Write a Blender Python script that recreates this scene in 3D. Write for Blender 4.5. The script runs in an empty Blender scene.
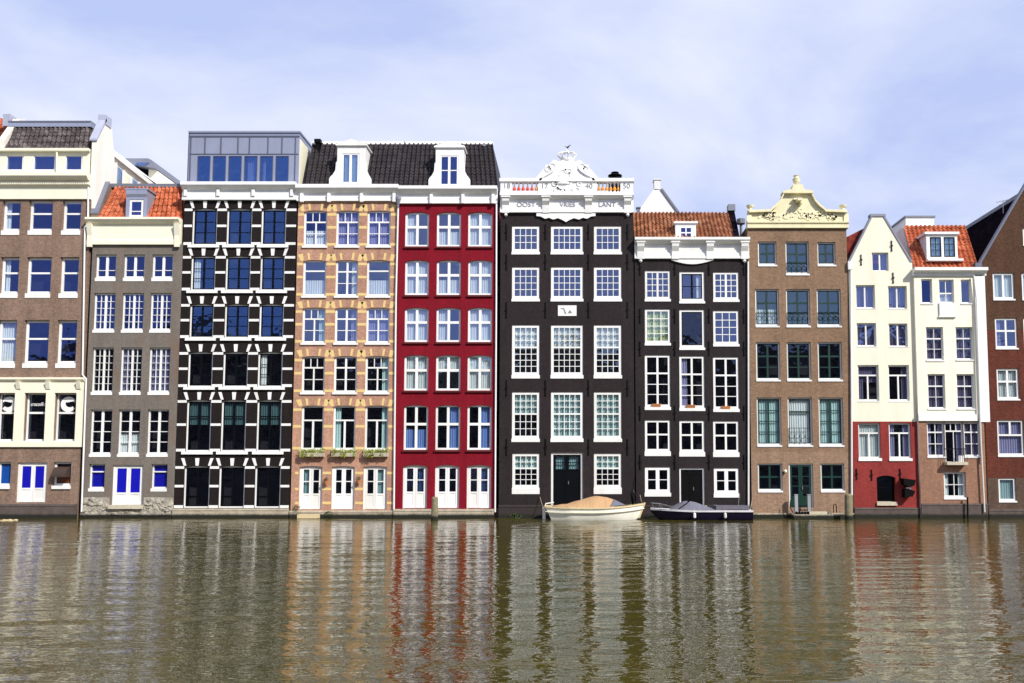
import bpy, bmesh, math, random
from mathutils import Vector, Matrix
import numpy as np
random.seed(7)
S = bpy.context.scene
COL = S.collection
# ------------------------------------------------------------------ camera model
D, FPX, CX, CY, W, HH = 60.0, 900.0, 575.0, 398.0, 1024, 683
TH = math.atan(FPX / 11000.0)
CT, ST = math.cos(TH), math.sin(TH)
def ray(px, py):
    a, b = (px - CX) / FPX, (CY - py) / FPX
    return a, CT - ST * b, ST + CT * b
_, dy_, dz_ = ray(512, 518)
ZC = -dz_ / dy_ * D
XC = (575 - 512) / FPX * D
def P(px, py, y=0.0):
    a, dy, dz = ray(px, py)
    t = (y + D) / dy
    return Vector((XC + a * t, y, ZC + dz * t))
def X(px, py, y=0.0): return P(px, py, y).x
def Z(py, y=0.0, px=560): return P(px, py, y).z
def rect(px0, py0, px1, py1, y=0.0):
    m = (py0 + py1) / 2
    return X(px0, m, y), X(px1, m, y), Z(py1, y), Z(py0, y)

cam = bpy.data.cameras.new('camera'); co = bpy.data.objects.new('camera', cam); COL.objects.link(co)
co.location = (XC, -D, ZC); co.rotation_euler = (math.pi / 2 + TH, 0, 0)
cam.sensor_width = 36; cam.lens = 36 * FPX / W
cam.shift_x = -(CX - 512) / W; cam.shift_y = (CY - 341.5) / W
cam.clip_end = 3000; cam.clip_start = 0.1
S.camera = co

# ------------------------------------------------------------------ materials
def lin(c): 
    c /= 255.0
    return c / 12.92 if c <= 0.04045 else ((c + 0.055) / 1.055) ** 2.4
def C(r, g, b): return (lin(r), lin(g), lin(b), 1)
class NT:
    def __init__(s, name):
        s.m = bpy.data.materials.new(name); s.m.use_nodes = True
        s.t = s.m.node_tree; s.t.nodes.clear()
        s.out = s.n('ShaderNodeOutputMaterial')
    def n(s, typ, **kw):
        nd = s.t.nodes.new(typ)
        for k, v in kw.items():
            if k in nd.inputs.keys() if hasattr(nd.inputs, 'keys') else False: nd.inputs[k].default_value = v
            else: setattr(nd, k, v)
        return nd
    def l(s, a, b): s.t.links.new(a, b)
def coords(g, scale=(1, 1, 1)):
    tc = g.n('ShaderNodeNewGeometry'); mp = g.n('ShaderNodeMapping'); mp.inputs['Scale'].default_value = scale
    g.l(tc.outputs['Position'], mp.inputs['Vector']); return mp.outputs['Vector']
def noise(g, vec, scale, detail=4, rough=0.55):
    n = g.n('ShaderNodeTexNoise'); n.inputs['Scale'].default_value = scale; n.inputs['Detail'].default_value = detail
    n.inputs['Roughness'].default_value = rough; g.l(vec, n.inputs['Vector']); return n.outputs['Fac']
def ramp(g, fac, stops):
    r = g.n('ShaderNodeValToRGB'); e = r.color_ramp.elements
    while len(e) < len(stops): e.new(0.5)
    for k, (p, c) in enumerate(stops): e[k].position = p; e[k].color = c
    g.l(fac, r.inputs['Fac']); return r.outputs['Color']
def mix(g, fac, a, b, typ='MIX'):
    m = g.n('ShaderNodeMix'); m.data_type = 'RGBA'; m.blend_type = typ
    if hasattr(fac, 'is_output'): g.l(fac, m.inputs['Factor'])
    else: m.inputs['Factor'].default_value = fac
    for s_, v in (('A', a), ('B', b)):
        i = [q for q in m.inputs if q.name == s_ and q.type == 'RGBA'][0]
        if hasattr(v, 'is_output'): g.l(v, i)
        else: i.default_value = v
    return [q for q in m.outputs if q.type == 'RGBA'][0]
def mul(c, k): return (c[0] * k, c[1] * k, c[2] * k, 1)
def principled(g, col, rough=0.7, bumpfac=None, bumpd=0.01, metal=0.0, spec=0.5):
    p = g.n('ShaderNodeBsdfPrincipled')
    if hasattr(col, 'is_output'): g.l(col, p.inputs['Base Color'])
    else: p.inputs['Base Color'].default_value = col
    p.inputs['Roughness'].default_value = rough; p.inputs['Metallic'].default_value = metal
    p.inputs['Specular IOR Level'].default_value = spec
    if bumpfac is not None:
        b = g.n('ShaderNodeBump'); b.inputs['Distance'].default_value = bumpd; g.l(bumpfac, b.inputs['Height']); g.l(b.outputs['Normal'], p.inputs['Normal'])
    g.l(p.outputs['BSDF'], g.out.inputs['Surface']); return p
def paint(name, c, rough=0.5, var=0.12, scale=1.3, metal=0.0, streak=True):
    """painted / plain surface with patchy wear"""
    g = NT(name); v = coords(g, (1, 1, 0.45 if streak else 1))
    n1 = noise(g, v, scale, 5); n2 = noise(g, coords(g), scale * 9, 3)
    col = ramp(g, n1, [(0.3, mul(c, 1 - var)), (0.7, mul(c, 1 + var * 0.4))])
    col = mix(g, 0.5, col, ramp(g, n2, [(0.3, mul(c, 1 - var)), (0.7, mul(c, 1 + var * .3))]))
    n5 = noise(g, coords(g, (1.3, 1.3, .2)), 1, 6, .7); col = mix(g, 1, col, ramp(g, n5, [(.32, (1 - var * .8, 1 - var * .9, 1 - var * 1.1, 1)), (.55, (1, 1, 1, 1))]), 'MULTIPLY')
    oi = g.n('ShaderNodeObjectInfo'); col = mix(g, 1, col, ramp(g, oi.outputs['Random'], [(0, (1 - var, 1 - var, 1 - var * 1.2, 1)), (.7, (1, 1, 1, 1))]), 'MULTIPLY')
    principled(g, col, rough, n2, 0.004, metal, .12 if max(c[:3]) < .02 else .4); return g.m
def brick(name, c1, c2, mortar, bw=0.22, bh=0.065, stain=0.25, stainc=None, rough=0.85):
    g = NT(name)
    geo = g.n('ShaderNodeNewGeometry'); sx = g.n('ShaderNodeSeparateXYZ'); g.l(geo.outputs['Position'], sx.inputs[0])
    ad = g.n('ShaderNodeMath', operation='ADD'); g.l(sx.outputs[0], ad.inputs[0]); g.l(sx.outputs[1], ad.inputs[1])
    cb = g.n('ShaderNodeCombineXYZ'); g.l(ad.outputs[0], cb.inputs[0]); g.l(sx.outputs[2], cb.inputs[1])
    b = g.n('ShaderNodeTexBrick'); g.l(cb.outputs[0], b.inputs['Vector'])
    b.inputs['Color1'].default_value = c1; b.inputs['Color2'].default_value = c2; b.inputs['Mortar'].default_value = mortar
    b.inputs['Scale'].default_value = 1; b.inputs['Mortar Size'].default_value = 0.009; b.inputs['Brick Width'].default_value = bw; b.inputs['Row Height'].default_value = bh
    b.inputs['Bias'].default_value = 0
    v = coords(g, (1, 1, 0.5)); n1 = noise(g, v, 0.7, 6, 0.65); n2 = noise(g, coords(g), 5, 4, 0.7)
    k1 = ramp(g, n1, [(0.3, (1 - stain, 1 - stain, 1 - stain, 1)), (0.7, (1.0 + stain * .4,) * 3 + (1,))])
    k2 = ramp(g, n2, [(0.25, (1 - stain,) * 3 + (1,)), (0.75, (1 + stain * .6,) * 3 + (1,))])
    col = mix(g, 1.0, b.outputs['Color'], k1, 'MULTIPLY'); col = mix(g, 1.0, col, k2, 'MULTIPLY')
    n5 = noise(g, coords(g, (2.6, 2.6, .13)), 1, 5, .7); col = mix(g, 1.0, col, ramp(g, n5, [(.3, (1 - stain * .7,) * 3 + (1,)), (.62, (1.04,) * 3 + (1,))]), 'MULTIPLY')
    n6 = noise(g, coords(g, (.6, .6, 1)), 15, 2, .8); col = mix(g, 1.0, col, ramp(g, n6, [(.3, (1 - stain * 1.3,) * 3 + (1,)), (.7, (1 + stain,) * 3 + (1,))]), 'MULTIPLY')
    if stainc:
        n3 = noise(g, coords(g, (1, 1, .6)), 0.55, 5, 0.6)
        col = mix(g, ramp(g, n3, [(0.55, (0, 0, 0, 1)), (0.75, (.7, .7, .7, 1))]), col, stainc)
    principled(g, col, rough, b.outputs['Fac'], -0.004, 0, .2); return g.m
def tiles_mat(name, c1, c2, c3, rough=0.6, spec=.15):
    g = NT(name); v = coords(g)
    vo = g.n('ShaderNodeTexVoronoi'); vo.inputs['Scale'].default_value = 3.6; g.l(v, vo.inputs['Vector'])
    sep = g.n('ShaderNodeSeparateColor'); g.l(vo.outputs['Color'], sep.inputs[0])
    col = ramp(g, sep.outputs[0], [(0.1, c1), (0.55, c2), (0.95, c3)])
    n = noise(g, v, 0.9, 5); col = mix(g, 1, col, ramp(g, n, [(0.3, (.7, .7, .7, 1)), (.7, (1.1, 1.1, 1.1, 1))]), 'MULTIPLY')
    principled(g, col, rough, noise(g, v, 25, 2), 0.006, 0, spec); return g.m
def stone(name, c1, c2, algae=0.0, scale=2.5, rough=0.9, bump=0.03):
    g = NT(name); v = coords(g); n1 = noise(g, v, scale, 6, 0.65)
    col = ramp(g, n1, [(0.3, c1), (0.7, c2)])
    n2 = noise(g, v, scale * 6, 4, .7); col = mix(g, 0.4, col, ramp(g, n2, [(0.3, mul(c1, .7)), (0.7, c2)]))
    if algae:
        sx = g.n('ShaderNodeSeparateXYZ'); g.l(v, sx.inputs[0])
        a = g.n('ShaderNodeMath', operation='MULTIPLY_ADD'); g.l(n1, a.inputs[0]); a.inputs[1].default_value = 0.55; g.l(sx.outputs[2], a.inputs[2])
        f = ramp(g, a.outputs[0], [(0.36, (.85, .85, .85, 1)), (0.38 + algae * .35, (0, 0, 0, 1))])
        col = mix(g, f, col, C(46, 48, 18))
        a3 = g.n('ShaderNodeMath', operation='MULTIPLY_ADD'); g.l(n2, a3.inputs[0]); a3.inputs[1].default_value = -.35; g.l(sx.outputs[2], a3.inputs[2])
        f2 = ramp(g, a3.outputs[0], [(0.0, (1, 1, 1, 1)), (0.14, (0, 0, 0, 1))])
        col = mix(g, f2, col, C(20, 21, 12))
    principled(g, col, rough, n2, bump); return g.m
def glass(name, tint, fac, bump=0.006):
    g = NT(name)
    tr = g.n('ShaderNodeBsdfTransparent'); tr.inputs[0].default_value = (0.78, 0.84, 0.86, 1)
    gl = g.n('ShaderNodeBsdfGlossy'); gl.inputs['Color'].default_value = tint; gl.inputs['Roughness'].default_value = 0.015
    n = noise(g, coords(g), 1.1, 2); b = g.n('ShaderNodeBump'); b.inputs['Distance'].default_value = bump * 3; g.l(n, b.inputs['Height']); g.l(b.outputs['Normal'], gl.inputs['Normal'])
    lw = g.n('ShaderNodeLayerWeight'); lw.inputs['Blend'].default_value = .5; fr = g.n('ShaderNodeMath', operation='POWER'); g.l(lw.outputs['Facing'], fr.inputs[0]); fr.inputs[1].default_value = 4
    ma = g.n('ShaderNodeMath', operation='MULTIPLY_ADD'); ma.use_clamp = True; g.l(fr.outputs[0], ma.inputs[0]); ma.inputs[1].default_value = .7; ma.inputs[2].default_value = fac
    m = g.n('ShaderNodeMixShader'); g.l(ma.outputs[0], m.inputs[0]); g.l(tr.outputs[0], m.inputs[1]); g.l(gl.outputs[0], m.inputs[2])
    g.l(m.outputs[0], g.out.inputs['Surface']); return g.m
def cloth(name, c):
    g = NT(name); n = noise(g, coords(g, (14, 1, .6)), 1, 3)
    col = ramp(g, n, [(0.3, mul(c, .8)), (.7, c)]); principled(g, col, 0.9, spec=0.1); return g.m

M = dict(
 white=paint('white_paint', (.82, .82, .81, 1), 0.45, .10), white2=paint('white_trim', (.78, .78, .79, 1), 0.5, .13),
 cream=paint('cream_paint', (.80, .77, .62, 1), 0.55, .08), creamw=paint('cream_render', (.83, .80, .66, 1), 0.8, .09),
 gablecream=paint('ochre_cream_paint', (.82, .76, .51, 1), 0.6, .15, 2.2),
 whitewash=paint('whitewashed_wall', (.78, .74, .68, 1), 0.85, .10),
 b1=brick('brown_brick', C(150, 121, 104), C(126, 102, 88), C(144, 128, 114)),
 b2=brick('grey_render', C(124, 115, 107), C(113, 106, 99), C(118, 111, 103), stain=.16, stainc=C(120, 92, 74)),
 b3=brick('black_brick', C(36, 28, 27), C(28, 22, 22), C(31, 25, 25), stain=.2),
 b4=brick('salmon_brick', C(194, 146, 122), C(176, 130, 108), C(190, 156, 134), stain=.24),
 yel=stone('yellow_brick_band', C(212, 184, 118), C(222, 196, 136), bump=.004),
 b5=brick('red_painted_brick', C(138, 13, 36), C(128, 11, 32), C(118, 10, 30), stain=.22),
 b5d=paint('dark_red_paint', C(90, 14, 20), .6),
 b6=brick('tarred_brick', C(51, 43, 45), C(44, 37, 39), C(40, 34, 36), stain=.28),
 b7=brick('dark_tarred_brick', C(50, 43, 45), C(44, 38, 40), C(39, 34, 36), stain=.28),
 b8=brick('umber_brick', C(150, 120, 97), C(128, 102, 82), C(140, 118, 96), stain=.2),
 b8b=brick('pale_umber_brick', C(160, 132, 108), C(140, 112, 92), C(150, 128, 110), stain=.2),
 b9r=brick('red_painted_base', C(150, 58, 56), C(138, 52, 50), C(134, 52, 48), stain=.2),
 b10=brick('rose_brick', C(162, 120, 98), C(146, 106, 86), C(152, 124, 104), stain=.2),
 b11=brick('russet_brick', C(112, 54, 40), C(92, 42, 32), C(98, 62, 50), stain=.28),
 b11d=brick('dark_russet_brick', C(98, 66, 46), C(78, 52, 38), C(84, 66, 52), stain=.28),
 b11b=brick('grey_brown_brick', C(104, 82, 70), C(88, 70, 60), C(92, 78, 68), stain=.3),
 pl=stone('quay_stone', C(128, 119, 104), C(196, 184, 162), .5), pld=stone('dark_quay_stone', C(66, 56, 54), C(98, 86, 80), .5),
 plt=stone('tarred_plinth', C(38, 31, 30), C(52, 43, 40), .35), rub=stone('rubble_stone', C(84, 78, 68), C(214, 206, 190), .35, 2.6, bump=.08),
 conc=stone('pale_concrete', C(170, 160, 140), C(206, 198, 176), .25),
 org=tiles_mat('orange_tiles', C(150, 74, 46), C(176, 92, 60), C(194, 114, 80)), org2=tiles_mat('rusty_tiles', C(116, 72, 50), C(144, 90, 62), C(168, 118, 88)),
 blk=tiles_mat('black_tiles', C(40, 36, 39), C(46, 42, 45), C(54, 49, 51), .5), brn=tiles_mat('grey_brown_tiles', C(62, 56, 56), C(80, 73, 72), C(106, 98, 96)),
 slate=tiles_mat('slate', C(17, 13, 18), C(22, 17, 23), C(28, 22, 28), .9, 0), redslate=tiles_mat('dark_red_tiles', C(96, 30, 22), C(120, 40, 28), C(132, 50, 36)),
 zinc=paint('zinc', C(154, 160, 182), .42, .10, 1.6, .35), zincl=paint('pale_zinc', C(166, 170, 190), .5, .12), cb=cloth('sky_reflection_cloth', C(120, 146, 206)), zincd=paint('zinc_seam', C(92, 96, 116), .5, .1, 2, .3), lead=paint('lead', C(120, 124, 138), .5, .15, 2, .2),  # the blue curtain colour stands in for sky reflected in the panes
 black=paint('black_iron', C(10, 9, 11), .5, .2), dgreen=paint('dark_green_paint', C(16, 54, 46), .4, .12), dsash=paint('near_black_paint', C(9, 12, 18), .4, .12),
 blue=paint('blue_panel', C(22, 22, 176), .25, .12, 2.2), skyb=paint('blue_sign', C(30, 96, 190), .3, .1),
 gB=glass('blue_glass', (.22, .34, 1, 1), .17), gC=glass('clear_glass', (.46, .58, 1, 1), .27), gT=glass('pale_glass', (.58, .80, 1, 1), .20), gS=glass('sky_glass', (.22, .42, 1, 1), .22), gD=glass('dim_glass', (.5, .62, 1, 1), .10),
 room=stone('room_shade', C(12, 11, 18), C(36, 30, 40), scale=.5, bump=.001),  # near-black: the shade of unlit rooms is put into this colour
 cw=cloth('white_curtain', (.84, .85, .83, 1)), cl=cloth('lilac_curtain', C(158, 152, 188)), ct=cloth('sea_green_curtain', C(196, 222, 218)), cx=cloth('dim_teal_blind', C(78, 106, 108)), cg=cloth('lime_curtain', C(206, 214, 140)), cd=cloth('dusky_purple_curtain', C(112, 102, 130)),
 wood=stone('weathered_wood', C(98, 90, 70), C(150, 140, 112), .5, 4), plank=stone('pale_plank', C(196, 174, 130), C(222, 204, 164), 0, 4),
 terra=paint('terracotta', C(196, 130, 84), .8), gold=paint('gilded_paint', C(226, 150, 60), .5), redp=paint('vermilion_paint', C(206, 70, 44), .5), ink=paint('grey_lettering', C(118, 122, 146), .6), ink2=paint('pale_grey_lettering', C(128, 130, 138), .6),
 text=paint('white_lettering', (.8, .8, .8, 1), .5), amber=paint('amber_poster', C(200, 110, 30), .5, .5, 5),
 tarp=cloth('tan_tarpaulin', C(186, 150, 112)), hullw=paint('cream_hull', C(242, 240, 230), .35, .08), hullb=paint('navy_hull', C(22, 18, 44), .2, .1), cover=cloth('grey_boat_cover', C(104, 102, 112)), coverl=cloth('light_grey_boat_cover', C(112, 112, 126)), awn=paint('brown_awning', C(62, 48, 42), .8), rope=paint('hemp_rope', C(150, 138, 110), .9), deck=paint('pale_deck', C(206, 204, 210), .4),
 steel=paint('steel', C(170, 172, 180), .3, .1, 2, .8), rail=paint('grey_rail', C(150, 156, 164), .5),
 leaf=stone('leaf', C(96, 112, 26), C(176, 184, 60), 0, 9, .6, .001), leafd=stone('dark_leaf', C(40, 58, 22), C(70, 88, 34), 0, 9, .6, .001), bird=paint('dark_feathers', C(34, 34, 40), .7),
 far=brick('pale_street_brick', C(156, 140, 126), C(136, 120, 108), C(150, 140, 128)), grnd=stone('street_paving', C(96, 92, 88), C(120, 116, 110)),  # street front brick is a plain pale colour
)
# ------------------------------------------------------------------ mesh builder
LOC = {}
def kids(o): return LOC[o.name]
class MB:
    def __init__(s): s.v = []; s.f = []; s.m = []; s.cur = 0
    def poly(s, pts):
        b = len(s.v); s.v += [tuple(p) for p in pts]; s.f.append(list(range(b, b + len(pts)))); s.m.append(s.cur); return s
    def add(s, vs, fs):
        b = len(s.v); s.v += [tuple(p) for p in vs]
        for f in fs: s.f.append([b + i for i in f]); s.m.append(s.cur)
        return s
    def box(s, x0, x1, y0, y1, z0, z1):
        return s.add([(x0, y0, z0), (x1, y0, z0), (x1, y1, z0), (x0, y1, z0), (x0, y0, z1), (x1, y0, z1), (x1, y1, z1), (x0, y1, z1)],
                     [(0, 3, 2, 1), (4, 5, 6, 7), (0, 1, 5, 4), (1, 2, 6, 5), (2, 3, 7, 6), (3, 0, 4, 7)])
    def prism(s, pts, y0, y1):      # outline in x,z
        n = len(pts); vs = [(x, y0, z) for x, z in pts] + [(x, y1, z) for x, z in pts]
        return s.add(vs, [list(range(n)), list(range(2 * n - 1, n - 1, -1))] + [(i, (i + 1) % n, n + (i + 1) % n, n + i) for i in range(n)])
    def prof(s, pts, x0, x1):       # outline in y,z swept along x
        n = len(pts); vs = [(x0, y, z) for y, z in pts] + [(x1, y, z) for y, z in pts]
        return s.add(vs, [list(range(n)), list(range(2 * n - 1, n - 1, -1))] + [(i, (i + 1) % n, n + (i + 1) % n, n + i) for i in range(n)])
    def lathe(s, cx, cy, prof, n=12, sx=1, sy=1):
        vs = []; fs = []
        for r, z in prof:
            for k in range(n):
                a = 2 * math.pi * k / n; vs.append((cx + sx * r * math.cos(a), cy + sy * r * math.sin(a), z))
        for j in range(len(prof) - 1):
            for k in range(n): fs.append((j * n + k, j * n + (k + 1) % n, (j + 1) * n + (k + 1) % n, (j + 1) * n + k))
        fs.append(list(range(n - 1, -1, -1))); fs.append(list(range((len(prof) - 1) * n, len(prof) * n)))
        return s.add(vs, fs)
    def tube(s, pts, r, n=8):
        pts = [Vector(p) for p in pts]; vs = []; fs = []
        for i, p in enumerate(pts):
            d = (pts[min(i + 1, len(pts) - 1)] - pts[max(i - 1, 0)]).normalized()
            u = d.cross(Vector((0, 1, 0)) if abs(d.y) < .9 else Vector((1, 0, 0))).normalized(); w = d.cross(u)
            rr = r[i] if isinstance(r, (list, tuple)) else r
            for k in range(n):
                a = 2 * math.pi * k / n; vs.append(p + u * (rr * math.cos(a)) + w * (rr * math.sin(a)))
        for i in range(len(pts) - 1):
            for k in range(n): fs.append((i * n + k, i * n + (k + 1) % n, (i + 1) * n + (k + 1) % n, (i + 1) * n + k))
        fs.append(list(range(n))); fs.append(list(range(len(pts) * n - 1, (len(pts) - 1) * n - 1, -1)))
        return s.add(vs, fs)
    def build(s, name, mats, parent=None, smooth=False, fix=True, loc=None):
        me = bpy.data.meshes.new(name)
        o = bpy.data.objects.new(name, me); COL.objects.link(o)
        off = LOC[parent.name] if parent else (Vector(loc) if loc is not None else Vector((0, 0, 0)))
        me.from_pydata([(x - off[0], y - off[1], z - off[2]) for x, y, z in s.v], [], s.f)
        for m in (mats if isinstance(mats, (list, tuple)) else [mats]): me.materials.append(M[m] if isinstance(m, str) else m)
        me.polygons.foreach_set('material_index', s.m)
        if fix:
            bm = bmesh.new(); bm.from_mesh(me); bmesh.ops.recalc_face_normals(bm, faces=bm.faces); bm.to_mesh(me); bm.free()
        if smooth: me.shade_smooth()
        if parent: o.parent = parent
        else: o.location = off
        LOC[o.name] = Vector(off); return o
def tag(o, label=None, cat=None, group=None, kind=None):
    if label: o['label'] = label
    if cat: o['category'] = cat
    if group: o['group'] = group
    if kind: o['kind'] = kind
    return o
def empty(name, loc, label, cat, group=None):
    o = bpy.data.objects.new(name, None); COL.objects.link(o); o.location = loc; o.empty_display_size = .3
    LOC[o.name] = Vector(loc); return tag(o, label, cat, group)
def text(name, s, mat, parent, x, y, z, size, extr=.012, align='CENTER', sx=1.0, shear=0):
    cu = bpy.data.curves.new(name, 'FONT'); cu.body = s; cu.size = size; cu.extrude = extr; cu.align_x = align; cu.align_y = 'CENTER'; cu.shear = shear
    cu.materials.append(M[mat]); o = bpy.data.objects.new(name, cu); COL.objects.link(o)
    o.parent = parent; o.location = Vector((x, y, z)) - LOC[parent.name]; o.rotation_euler = (math.pi / 2, 0, 0); o.scale = (sx, 1, 1)
    bpy.context.view_layer.update(); me = bpy.data.meshes.new_from_object(o.evaluated_get(bpy.context.evaluated_depsgraph_get()))
    q = bpy.data.objects.new(name, me); q.parent = parent; q.location = o.location; q.rotation_euler = o.rotation_euler; q.scale = o.scale
    bpy.data.objects.remove(o); bpy.data.curves.remove(cu); q.name = name; COL.objects.link(q); LOC[q.name] = Vector((x, y, z)); return q

# ------------------------------------------------------------------ window pieces
def bars(mb, x0, x1, z0, z1, y0, y1, secs, t, rail, bar, mull=None):
    """outer frame of thickness t and the glazing bars; secs from the top: (share, columns, rows)"""
    mb.box(x0, x1, y0, y1, z1 - t, z1); mb.box(x0, x1, y0, y1, z0, z0 + t)
    mb.box(x0, x0 + t, y0, y1, z0 + t, z1 - t); mb.box(x1 - t, x1, y0, y1, z0 + t, z1 - t)
    a0, a1, b0, b1 = x0 + t, x1 - t, z0 + t, z1 - t; h = b1 - b0; zt = b1; e = .004
    for k, (fr, nx, ny) in enumerate(secs):
        zb = zt - h * fr
        if k < len(secs) - 1: mb.box(a0, a1, y0 + e, y1 - e, zb - rail / 2, zb + rail / 2)
        u0 = zb + (rail / 2 if k < len(secs) - 1 else 0); u1 = zt - (rail / 2 if k else 0)
        for i in range(1, nx):
            c = a0 + (a1 - a0) * i / nx; w = (mull if (mull and nx % 2 == 0 and i == nx // 2) else bar) / 2
            mb.box(c - w, c + w, y0 + 2 * e, y1 - 2 * e, u0, u1)
        for j in range(1, ny):
            c = u0 + (u1 - u0) * j / ny
            mb.box(a0, a1, y0 + 3 * e, y1 - 3 * e, c - bar / 2, c + bar / 2)
        zt = zb
def curtain(parent, x0, x1, z0, z1, y, mat, fold=.16):
    n = max(6, int((x1 - x0) / 0.035)); mb = MB(); ph = random.random() * 6
    rows = [(x0 + (x1 - x0) * i / n, y + .035 * math.sin(ph + 2 * math.pi * (x0 + (x1 - x0) * i / n) / fold)) for i in range(n + 1)]
    vs = [(a, b, z0) for a, b in rows] + [(a, b, z1) for a, b in rows]
    mb.add(vs, [(i, i + 1, n + 2 + i, n + 1 + i) for i in range(n)])
    return mb.build('curtain', mat, parent, True, False)
class House:
    def __init__(s, name, pl, pr, pmid, top, label, depth=9.0, y=0.0):
        s.y = y; s.x0, s.x1 = X(pl, pmid, y) + .012, X(pr, pmid, y) - .012; s.top = Z(top - 2.5, y); s.depth = depth
        s.root = empty(name, ((s.x0 + s.x1) / 2, y, 0), label, 'house', 'canal houses along the water'); s.holes = []; s.anchor = None
    def part(s, name, mb, mat, parent=None, **k): return mb.build(name, mat, parent or s.root, **k)
    def win(s, px, secs, t=.10, rail=.09, bar=.05, mull=None, rec=.14, sill=.16, silly=.10, mat='white', sash=None, st=.07, gl='gC', cur=None, cmat='cw', arch=0, name='window', sillmat=None, hole=True, cfrac=.3, sillw=.05):
        x0, x1, z0, z1 = rect(*px, s.y); y = s.y
        if hole: s.holes.append((x0, x1, z0, z1, arch, rec))
        f = MB(); zs = z0 + sill; yf = y + rec
        if sash is None: bars(f, x0, x1, zs, z1, yf, yf + .11, secs, t, rail, bar, mull)
        else: bars(f, x0, x1, zs, z1, yf, yf + .11, [(1, 1, 1)], t, rail, bar)
        w = s.part(name, f, mat)
        if sash:
            g = MB(); bars(g, x0 + t, x1 - t, zs + t, z1 - t, yf + .025, yf + .085, secs, st, rail, bar, mull); s.part('sash', g, sash, w)
        if sill > 0:
            g = MB(); xs0, xs1 = x0 - sillw, x1 + sillw
            g.prof([(y - silly, z0), (yf + .10, z0), (yf + .10, zs), (yf - .0, zs), (y - silly, zs - .03)], xs0 if silly > 0 else x0, xs1 if silly > 0 else x1)
            s.part('sill', g, sillmat or mat, w)
        g = MB(); a = random.uniform(-.012, .012); b = random.uniform(-.014, .014); q = yf + .06
        g.add([(x0 + t * .5, q + a, zs + t * .5), (x1 - t * .5, q - a, zs + t * .5), (x1 - t * .5, q - a + b, z1 - t * .5), (x0 + t * .5, q + a + b, z1 - t * .5)], [(0, 1, 2, 3)])
        pane = s.part('pane', g, gl, w, fix=False)
        yc = yf + .20; xx0, xx1 = x0 + t * .6, x1 - t * .6; cz0, cz1 = zs + .05, z1 - .03
        if cur:
            wd = (xx1 - xx0) * cfrac
            if 'L' in cur: curtain(w, xx0, xx0 + wd, cz0, cz1, yc, cmat)
            if 'R' in cur: curtain(w, xx1 - wd, xx1, cz0, cz1, yc, cmat)
            if 'F' in cur: curtain(w, xx0, xx1, cz0, cz1, yc, cmat)
            if 'T' in cur: curtain(w, xx0, xx1, cz1 - (cz1 - cz0) * .48, cz1, yc, cmat)
            if 'B' in cur: curtain(w, xx0, xx1, cz0, cz0 + (cz1 - cz0) * .45, yc, cmat)
        return w
    def door(s, px, leaves=2, solid=.38, ny=2, mat='white', t=.10, rec=.12, gl='gD', arch=0, cur=None, cmat='cw', pan=None, knob=True, top=None, frame=None, step=0):
        x0, x1, z0, z1 = rect(*px, s.y); y = s.y + rec; s.holes.append((x0, x1, z0, z1, arch, rec))
        f = MB(); f.box(x0, x0 + t, y, y + .12, z0, z1); f.box(x1 - t, x1, y, y + .12, z0, z1); f.box(x0 + t, x1 - t, y, y + .12, z1 - t, z1)
        if top: f.box(x0 + t, x1 - t, y, y + .12, z1 - (z1 - z0) * top - .04, z1 - (z1 - z0) * top + .04)
        d = s.part('door', f, frame or mat); zt = z1 - t if not top else z1 - (z1 - z0) * top - .04
        if top:
            g = MB(); g.box(x0 + t, x1 - t, y + .05, y + .07, zt + .08, z1 - t); s.part('transom_pane', g, gl, d)
        wl = (x1 - x0 - 2 * t) / leaves
        for k in range(leaves):
            a0 = x0 + t + wl * k + .006; a1 = a0 + wl - .012; g = MB(); q0, q1 = y + .02, y + .08; st = .13
            zm = z0 + (zt - z0) * solid
            g.box(a0, a0 + st, q0, q1, z0 + .02, zt - .01); g.box(a1 - st, a1, q0, q1, z0 + .02, zt - .01)
            g.box(a0 + st, a1 - st, q0, q1, zt - .11, zt - .01); g.box(a0 + st, a1 - st, q0, q1, z0 + .02, z0 + .18)
            g.box(a0 + st, a1 - st, q0, q1, zm - .06, zm + .06); g.box(a0 + st, a1 - st, q0 + .025, q1 - .01, z0 + .18, zm - .06)
            for j in range(1, ny):
                c = zm + .06 + (zt - .11 - zm - .06) * j / ny; g.box(a0 + st, a1 - st, q0 + .004, q1 - .004, c - .03, c + .03)
            lf = s.part('door_leaf', g, mat, d)
            g = MB(); g.box(a0 + st - .01, a1 - st + .01, q0 + .028, q0 + .036, zm + .06, zt - .11); s.part('pane', g, pan or gl, d)
            if cur and cur[k] == 'C': curtain(d, a0 + st, a1 - st, zm, zt - .1, q1 + .15, cmat)
        if knob:
            g = MB(); c = x0 + (x1 - x0) / 2 + (.10 if leaves > 1 else (x1 - x0) * .32); g.box(c - .03, c + .03, y - .06, y + .02, z0 + (zt - z0) * .42, z0 + (zt - z0) * .42 + .22); s.part('handle', g, 'steel', d)
        if step:
            g = MB(); g.box(x0 - .1, x1 + .1, s.y - .25, y + .1, z0 - step, z0 + .01); s.part('doorstep', g, 'conc')
        return d
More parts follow.
